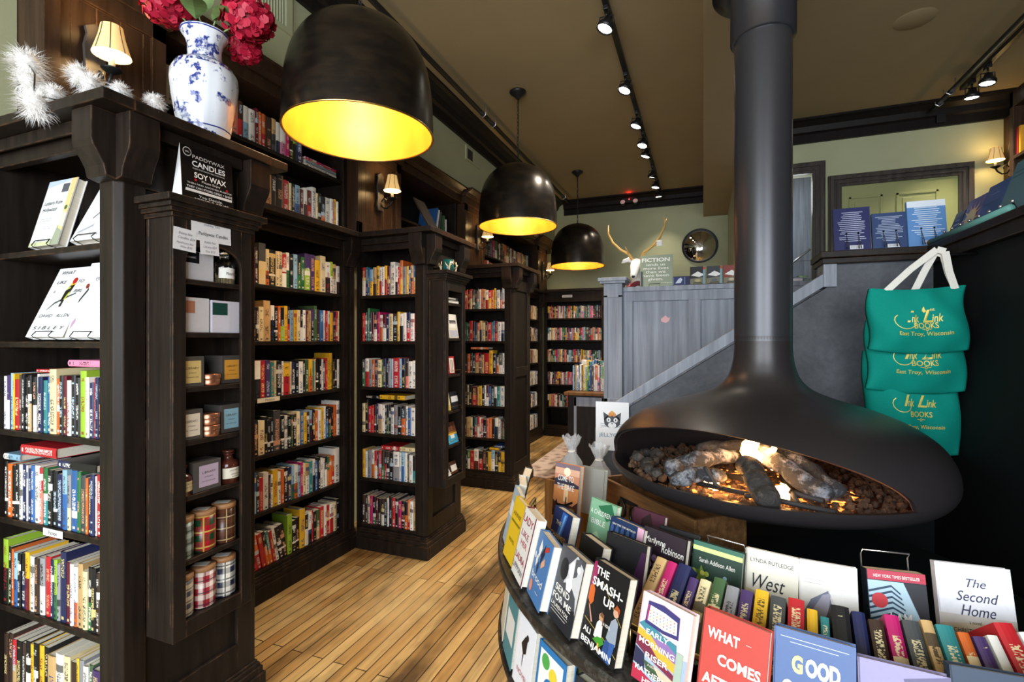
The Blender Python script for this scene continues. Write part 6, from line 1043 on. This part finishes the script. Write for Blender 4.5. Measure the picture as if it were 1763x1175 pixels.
t = thing('display_table', 'dark table of gifts seen through the doorway behind the flue', 'table', (.96, 6.45, 1.1))
MB().box(-.22, .42, -.22, .22, .86, .90).build('tabletop', 'case', t, .003)
for a, b in ((-.19, -.19), (.39, -.19), (-.19, .19), (.39, .19)): MB().box(a - .02, a + .02, b - .02, b + .02, 0, .86).build('leg', 'case', t)
sbox('trim_19', 'case_plain', .40, 1.6, 5.95, 7.0, 1.04, 1.1)
tag(MB().box(.93, 1.06, 6.30, 6.42, 2.001, 2.10, 0, hx('#dcd6d2')).build('gift_box', 'print', attrs=True), 'white gift box lying on the table beyond the doorway', 'box'); tag(MB().box(.94, 1.03, 6.30, 6.40, 2.101, 2.20, 0, hx('#e4d3dc')).build('gift_box', 'print', attrs=True), 'pinkish gift box on top of the white one beyond the doorway', 'box')
t = thing('flower_pot', 'small potted plant on the table beyond the doorway', 'plant', (1.06, 6.52, 2.0005)); MB().lathe([(.0001, 0), (.05, 0), (.065, .12), (.055, .12), (.0001, .11)], 20).build('pot', 'metal_black', t); mb = MB(); g = random.Random(2)
for k in range(60): d = Vector((g.gauss(0, 1), g.gauss(0, 1), abs(g.gauss(0, 1)) + .3)).normalized(); p = Vector((0, 0, .13)) + d * g.uniform(.05, .14); a_ = d.orthogonal().normalized() * .02; b_ = d.cross(a_); mb.face([tuple(p - a_), tuple(p + b_), tuple(p + a_), tuple(p - b_)])
mb.build('foliage', 'leaf', t)
t = thing('clothes_rail', 'thin black clothes rail with a pale sloping bar beyond the doorway', 'rail', (.95, 6.7, 1.1)); mb = MB(); mb.tube([(-.1, 0, 0), (-.1, 0, 1.35), (.25, 0, 1.35), (.25, 0, 0)], .01, 8); mb.build('frame', 'metal_black', t); MB().tube([(-.1, -.02, 1.22), (.22, -.02, 1.48)], .014, 8).build('sloping_bar', 'hookm', t)
light('far_room_light', 'POINT', (.9, 6.3, 3.1), 9, (.9, .95, 1), shadow_soft_size=.2)

# ================================================================== ON THE STAIR PANELLING
t = thing('deer_head', 'white resin deer head with long golden antlers above the grey panelling', 'deer head', (-.575, 4.58, 1.9705))
mb = MB(); mb.tube([(.02, .10, 0), (.02, .06, .10), (.01, .0, .19)], [.075, .06, .05], 16); mb.build('neck', 'deer', t)
mb = MB(); mb.tube([(.012, .045, .235), (.010, .0, .225), (.008, -.05, .195), (.004, -.10, .145), (.002, -.135, .105), (.001, -.15, .09)], [.030, .052, .050, .036, .030, .020], 18); mb.build('head', 'deer', t)
for s in (-1, 1):
    mb = MB(); mb.tube([(s * .035 + .01, .02, .245), (s * .075 + .01, .03, .275), (s * .115 + .01, .02, .262), (s * .135 + .01, .01, .245)], [.012, .024, .018, .004], 10); mb.build('ear', 'deer', t); MB().ball((s * .043 + .006, -.035, .215), .009, 10).build('eye', 'metal_black', t)
MB().ball((.001, -.155, .095), .017, 10, sz=.7).build('nose', 'metal_black', t)
for s, pts, tines in ((-1, [(-.02, .02, .26), (-.06, .0, .32), (-.13, -.03, .36), (-.20, -.02, .43), (-.245, 0, .52), (-.245, .0, .60)], [((-.06, 0, .32), (-.085, -.06, .38))]), (1, [(.035, .02, .26), (.075, .0, .325), (.15, -.03, .375), (.215, -.02, .455), (.255, 0, .55), (.275, .0, .62)], [((.15, -.03, .375), (.215, -.07, .39)), ((.255, 0, .55), (.245, -.02, .635)), ((.075, 0, .325), (.12, -.06, .345))])):
    mb = MB(); mb.tube(pts, [.015, .013, .012, .011, .009, .004], 10)
    for a, b in tines: mb.tube([a, tuple((Vector(a) + Vector(b)) / 2 + Vector((.005, 0, -.004))), b], [.009, .007, .002], 8)
    mb.build('antler', 'antler', t)
mb = MB()
for k in range(9): mb.ball((.20 + .015 * (k % 3), -.06 - .01 * (k // 3), .375 + .014 * (k // 3)), .011, 8)
for k in range(7): mb.ball((.075 + .018 * (k % 4), -.01, .255 + .018 * (k // 4)), .013, 8)
mb.build('white_blossoms', 'feather', t)
t = thing('scarf', 'dark red scarf around the neck of the white deer head', 'scarf', (-.575, 4.58, 1.9705)); mb = MB(); mb.tube([(.02 + .088 * math.cos(a), .085 + .075 * math.sin(a), .035 + .02 * math.sin(3 * a)) for a in [6.2832 * k / 24 for k in range(24)]], .022, 10, closed=True); mb.build('wrap', plain('dark_red_knit', (.16, .02, .03), .9), t)
t = thing('fiction_sign', 'square sage green FICTION quotation sign standing beside the deer head', 'sign'); t.matrix_basis = frame((-.378, 4.40, 1.9725), (1, 0, 0), (0, .06, 1)); MB().box(-.135, .135, 0, .268, -.014, 0, 0, hx('#8d9880')).build('board', 'print', t, attrs=True)
mb = MB(); mb.box(-.135, .135, 0, .268, -.0145, -.0005, 0, hx('#c9c3a0')); 
mb = MB()
for s_, v, sz, k in (('FICTION', .212, .046, .232), ('lends us', .176, .034, .155), ('more lives', .144, .034, .21), ('than we', .113, .034, .165), ('have been', .082, .034, .22), ('given.', .050, .034, .125)): mb.text(s_, -.005, v, sz, hx('#f0efe8'), lift=.0008, width=k, bold=.03 if s_ == 'FICTION' else .005)
mb.text('The Ranger Lit', .085, .022, .014, hx('#f0efe8'), lift=.0008, width=.085); mb.build('sign_lettering', 'print', t, attrs=True)
tag(MB().tube([(-.435, 4.375, 1.9715), (-.435, 4.372, 1.99), (-.345, 4.372, 1.99), (-.345, 4.375, 1.9715)], .002, 6).build('sign_stand', 'wire'), 'black wire lip holding the FICTION sign', 'stand')
tag(MB().box(-.505, -.49, 4.385, 4.395, 1.9715, 2.10, 0, hx('#23242c')).build('pen_card', 'print', attrs=True), 'narrow dark bookmark standing between deer and FICTION sign', 'bookmark')
GP = 'books and cards displayed along the grey panelling'
cover_book('navy book with a white hand emblem beside the FICTION sign', flat_frame(-.165, 4.42, 1.971, R(8)), .165, .075, .012, '#1f2750', [('r', .06, .06, .62, .9, '#2a3568'), ('p', [(.15, .2), (.3, .7), (.42, .85), (.5, .6), (.4, .2)], '#c9d4e4'), ('r', .05, .05, .07, .9, '#9fb0d6'), ('r', .6, .05, .62, .9, '#9fb0d6')], GP)
for k, (xx, cc) in enumerate(((-.045, '#26282a'), (.085, '#3a3d40'), (.215, '#8a4038'))):
    cover_book(('dark photo book with a white diamond label, left of three on the panelling', 'dark photo book with a white diamond label, middle of three on the panelling', 'reddish photo book with a white diamond label, partly behind the flue')[k], flat_frame(xx, 4.40, 1.971, R(8)), .118, .15, .014, cc, [('p', [(0, 0), (1, 0), (1, .4), (0, .3)], '#7a7864'), ('p', [(.05, .5), (.5, .72), (.98, .52), (.6, .40)], '#eeeeea'), ('r', .86, .0, 1, 1, '#7fa0ae'), ('r', .86, .82, 1, .98, '#b5503a'), ('d', .5, .2, .2, ('#b9a878', '#5a6668', '#c0b49a')[k], .5)], GP)
    mb = MB(); mb.tube([(xx - .03, 4.385, 1.9715), (xx - .03, 4.38, 1.985), (xx + .03, 4.38, 1.985), (xx + .03, 4.385, 1.9715)], .0018, 6); tag(mb.build('book_easel', 'wire'), ('wire lip under the left dark photo book', 'wire lip under the middle dark photo book', 'wire lip under the reddish photo book')[k], 'easel', 'wire book easels on the panelling')

# ================================================================== LEDGE BOOKS, TOTE BAGS
GE = 'books shown back cover out on the stair ledge'
def blurb(base, ink, n, seed, barcode=(.42, .02, .78, .11)):
    g = random.Random(seed); sp_ = []
    for k in range(n): v = .88 - k * (.72 / n); a = .5 - g.uniform(.18, .42); sp_.append(('r', a, v, 1 - a + g.uniform(-.04, .04), v + .014, ink))
    a, b, c, d = barcode; sp_.append(('r', a, b, c, d, '#e9e9ee'))
    return sp_ + [('r', a + .03 + .02 * k, b + .02, a + .036 + .02 * k, d - .01, '#3a3a44') for k in range(int((c - a - .06) / .02))]
for lab, xx, w_, h_, cc, ink, yy in (('dark indigo book, back cover outward, left of three on the stair ledge', .764, .172, .245, '#20265a', '#c3c8e2', 3.20), ('slate blue book, back cover outward, middle of three on the stair ledge', .934, .152, .20, '#2c416c', '#b9c6de', 3.20), ('pale sky blue book, back cover outward, right of three on the stair ledge', 1.096, .165, .25, '#5c8cc4', '#dfeaf6', 3.19)):
    F = flat_frame(xx, yy, 1.993, R(9)); sp_ = blurb(cc, ink, 16, int(xx * 100))
    if 'sky' in lab: sp_ = [('r', 0, .86, 1, 1, '#dfe6f0')] + sp_
    cover_book(lab, F, w_, h_, .022, cc, sp_, GE, hard=False)
    mb = MB()
    for s in (-1, 1): mb.tube([(s * .028 - .006, -.0005, .03), (s * .028, .09, .0035), (s * .028 + .006, -.0005, .03)], .0022, 6); mb.ball((s * .028, .095, .0065), .005, 8)
    o = mb.build('book_easel', 'wire'); o.matrix_basis = F; tag(o, 'black wire easel legs before the ' + lab.split(',')[0], 'easel', 'wire easels on the stair ledge')
# leaning books on the right ledge, seen from their front left
def ledge_frame(y, z, tilt): return frame((1.155, y, z), (0, -1, 0), (math.sin(tilt), 0, math.cos(tilt)))
GR = 'books leaning along the right ledge'
for lab, y, w_, h_, cc, spec in (('small black book first on the right ledge', 3.105, .10, .145, '#17171f', [('r', .06, .04, .94, .96, '#26283a'), ('r', .2, .3, .8, .36, '#8a8ea8'), ('r', .2, .5, .8, .56, '#8a8ea8'), ('r', .3, .66, .7, .7, '#8a8ea8')]), ('purple and gold starburst book second on the right ledge', 2.965, .165, .18, '#4a4a86', [('p', [(.5 + .55 * math.cos(a), .42 + .5 * math.sin(a)), (.5 + .2 * math.cos(a + .26), .42 + .2 * math.sin(a + .26)), (.5 + .55 * math.cos(a + .52), .42 + .5 * math.sin(a + .52)), (.5, .42)], ('#b0507a', '#d9b46a', '#c9b98a')[k % 3]) for k, a in enumerate([.52 * j for j in range(12)])] + [('d', .5, .42, .3, '#c2ad78')]), ('plain dark blue book third on the right ledge', 2.797, .165, .20, '#2a4a84', [('r', .1, .55, .9, .565, '#1f3a68'), ('r', .3, .75, .7, .765, '#6f8cc0')]), ('grey-blue book largest on the right ledge', 2.606, .205, .255, '#4f7482', [('r', .08, .8, .8, .815, '#38555f'), ('r', .08, .72, .7, .735, '#38555f')])):
    cover_book(lab, ledge_frame(y, 2.008, R(18)), w_, h_, .03, cc, spec, GR)
t = thing('wire_rack', 'black zigzag wire book rack along the right ledge with bright tips', 'rack'); mb = MB(); pts = []
for k in range(17): yy = 3.15 - k * .042; pts.append((1.135, yy, 1.9925 if k % 2 == 0 else 2.045))
mb.tube(pts, .0028, 6); mb.tube([(1.135, 3.15, 1.9925), (1.135, 2.46, 1.9925)], .003, 6); mb.build('wire_frame', 'wire', t)
mb = MB()
for k in range(1, 17, 2): mb.ball((1.132, 3.15 - k * .042, 2.05), .008, 8)
mb.build('rubber_tips', 'hookm', t)
t = thing('rolled_paper', 'rolled teal paper with a gold ring lying on the right ledge edge', 'paper roll'); MB().tube([(1.095, 3.145, 2.008), (1.095, 2.45, 2.008)], .016, 14).build('paper', plain('teal_paper', (.12, .32, .28), .6), t); MB().tube([(1.095, 3.155, 2.008), (1.095, 3.135, 2.008)], .0185, 14).build('gold_ring', 'brass', t)
# tote bags hanging one below another from the corner
def tote(label, x0, x1, zt, zb, y, lift, seed, handles=True, group='teal bookshop tote bags'):
    t = thing('tote_bag', label, 'tote bag', ((x0 + x1) / 2, y, zb), group=group); Wd, H = x1 - x0, zt - zb; g = random.Random(seed); nx, nz = 40, 36
    ph = [g.uniform(0, 6) for _ in range(6)]
    def fold(u, v): return .014 * math.sin(5.5 * u + 3.2 * v + ph[0]) + .007 * math.sin(11 * u - 5 * v + ph[1]) * (1 - v * .4) + .005 * math.sin(17 * u + 9 * v + ph[2]) + .010 * math.sin(3 * u * v + ph[3])
    def P(i, j, back):
        u, v = i / nx, j / nz; edge = math.sin(math.pi * u) ** .5; bot = math.sin(math.pi * min(1, v * 2.2) / 2) ** .6; bl = (.010 + .062 * math.sin(math.pi * min(1, .15 + v * .85)) ** .8) * edge * (bot if not back else .25)
        wx = Wd * (1 + .035 * (1 - v)); return ((u - .5) * wx + .01 * math.sin(6 * v + ph[4]), (.028 if back else -bl - fold(u, v) * edge), v * H + .022 * ((u - .5) * 2) ** 2 * (1 - v) + .008 * math.sin(5 * u + ph[5]) * v - .035 * (1 - v) * (math.sin(math.pi * u)) * 0)
    vs = [P(i, j, 0) for j in range(nz + 1) for i in range(nx + 1)] + [P(i, j, 1) for j in range(nz + 1) for i in range(nx + 1)]; o_ = (nx + 1) * (nz + 1); fs = []
    for j in range(nz):
        for i in range(nx): a = j * (nx + 1) + i; fs.append((a, a + 1, a + nx + 2, a + nx + 1)); fs.append((o_ + a + 1, o_ + a, o_ + a + nx + 1, o_ + a + nx + 2))
        a = j * (nx + 1); b = a + nx; fs.append((a, a + nx + 1, o_ + a + nx + 1, o_ + a)); fs.append((b, o_ + b, o_ + b + nx + 1, b + nx + 1))
    fs += [(i, o_ + i, o_ + i + 1, i + 1) for i in range(nx)]
    mb = MB(); mb.mesh(vs, fs, smooth=True); mb.build('canvas_body', 'teal', t)
    # print laid on the cloth surface
    tm = MB()
    def on(u, v): i, j = max(0, min(nx, u * nx)), max(0, min(nz, v * nz)); return Vector(P(i, j, 0)) + Vector((0, -.0022, 0))
    pm = MB()
    for s_, u, v, sz, k, sh in (('I', .365, .49, .075, 0, .4), ('nk', .425, .49, .050, .075, .35), ('L', .545, .485, .080, 0, .4), ('ink', .645, .49, .050, .11, .35), ('BOOKS', .53, .395, .036, .24, 0), ('~o~', .53, .355, .03, .09, 0), ('East Troy, Wisconsin', .52, .285, .026, .52, 0)): pm.text(s_, u * Wd, v * H, sz, align='CENTER', width=k * Wd if k else None, shear=sh, bold=.012)
    pm.poly([(.515 * Wd, .66 * H), (.535 * Wd, .63 * H), (.56 * Wd, .65 * H), (.545 * Wd, .69 * H), (.54 * Wd, .725 * H), (.525 * Wd, .70 * H)], (1, 1, 1)); pm.text('est.', .62 * Wd, .655 * H, .02, width=.05 * Wd)
    for k in range(10): a = 2.2 + k * .42; b = a + .42; c0 = (.335 * Wd, .50 * H); pm.poly([(c0[0] + .036 * math.cos(a), c0[1] + .036 * math.sin(a)), (c0[0] + .036 * math.cos(b), c0[1] + .036 * math.sin(b)), (c0[0] + .033 * math.cos(b), c0[1] + .033 * math.sin(b)), (c0[0] + .033 * math.cos(a), c0[1] + .033 * math.sin(a))], (1, 1, 1))
    pv = [tuple(on(p[0] / Wd, p[1] / H)) for p in pm.v]; tm.mesh(pv, pm.f); tm.build('gold_logo', 'goldprint', t)
    if handles:
        for xa, xb, zz, yy, ya in ((-.115, .135, lift, .0, -.012), (.0, .150, lift - .01, .018, .02)):
            mb = MB(); c = Vector(((.98 - (x0 + x1) / 2), yy - .01, zz)); pts = [Vector((xa, ya, H - .01)), Vector((xa * .55 + c.x * .45, ya, H * .5 + zz * .5)), c + Vector((-.012, 0, .0)), c + Vector((.018, 0, -.012)), Vector((xb * .6 + c.x * .4, ya, H * .6 + zz * .4)), Vector((xb, ya, H - .01))]
            for p, q in zip(pts, pts[1:]):
                d = (q - p).normalized(); s = Vector((0, 1, 0)).cross(d).normalized() * .014; n = Vector((0, .0012, 0)); A4 = [p - s, p + s, q + s, q - s]
                mb.mesh([tuple(v_ - n) for v_ in A4] + [tuple(v_ + n) for v_ in A4], [(0, 1, 2, 3), (7, 6, 5, 4), (0, 4, 5, 1), (1, 5, 6, 2), (2, 6, 7, 3), (3, 7, 4, 0)])
            mb.build('cotton_handle', 'webbing', t)
    return t
tote('topmost teal tote bag with cream handles, hanging at the ledge corner', .72, 1.074, 1.739, 1.44, 2.74, .468, 4)
tote('middle teal tote bag, showing below the topmost one', .735, 1.098, 1.60, 1.251, 2.825, 0, 9, False)
tote('lowest teal tote bag, half behind the fireplace hood', .745, 1.108, 1.45, .944, 2.905, 0, 15, False)
tag(MB().tube([(1.1195, 2.755, 1.885), (.985, 2.755, 1.885), (.968, 2.755, 1.90)], .007, 8).build('coat_hook', 'wire'), 'black hook holding the teal tote bags at the ledge corner', 'hook')
for yy, cc, nm in ((5.155, '#d99a2c', 'amber spine on the dark casework at the right frame edge'), (5.19, '#a3282a', 'red spine beside the amber one at the right frame edge')):
    tag(MB().box(2.36, 2.52, yy - .015, yy + .009, 3.001, 3.225, 0, hx(cc)).build('book', 'print', attrs=True), nm, 'book', 'books in the right casework')
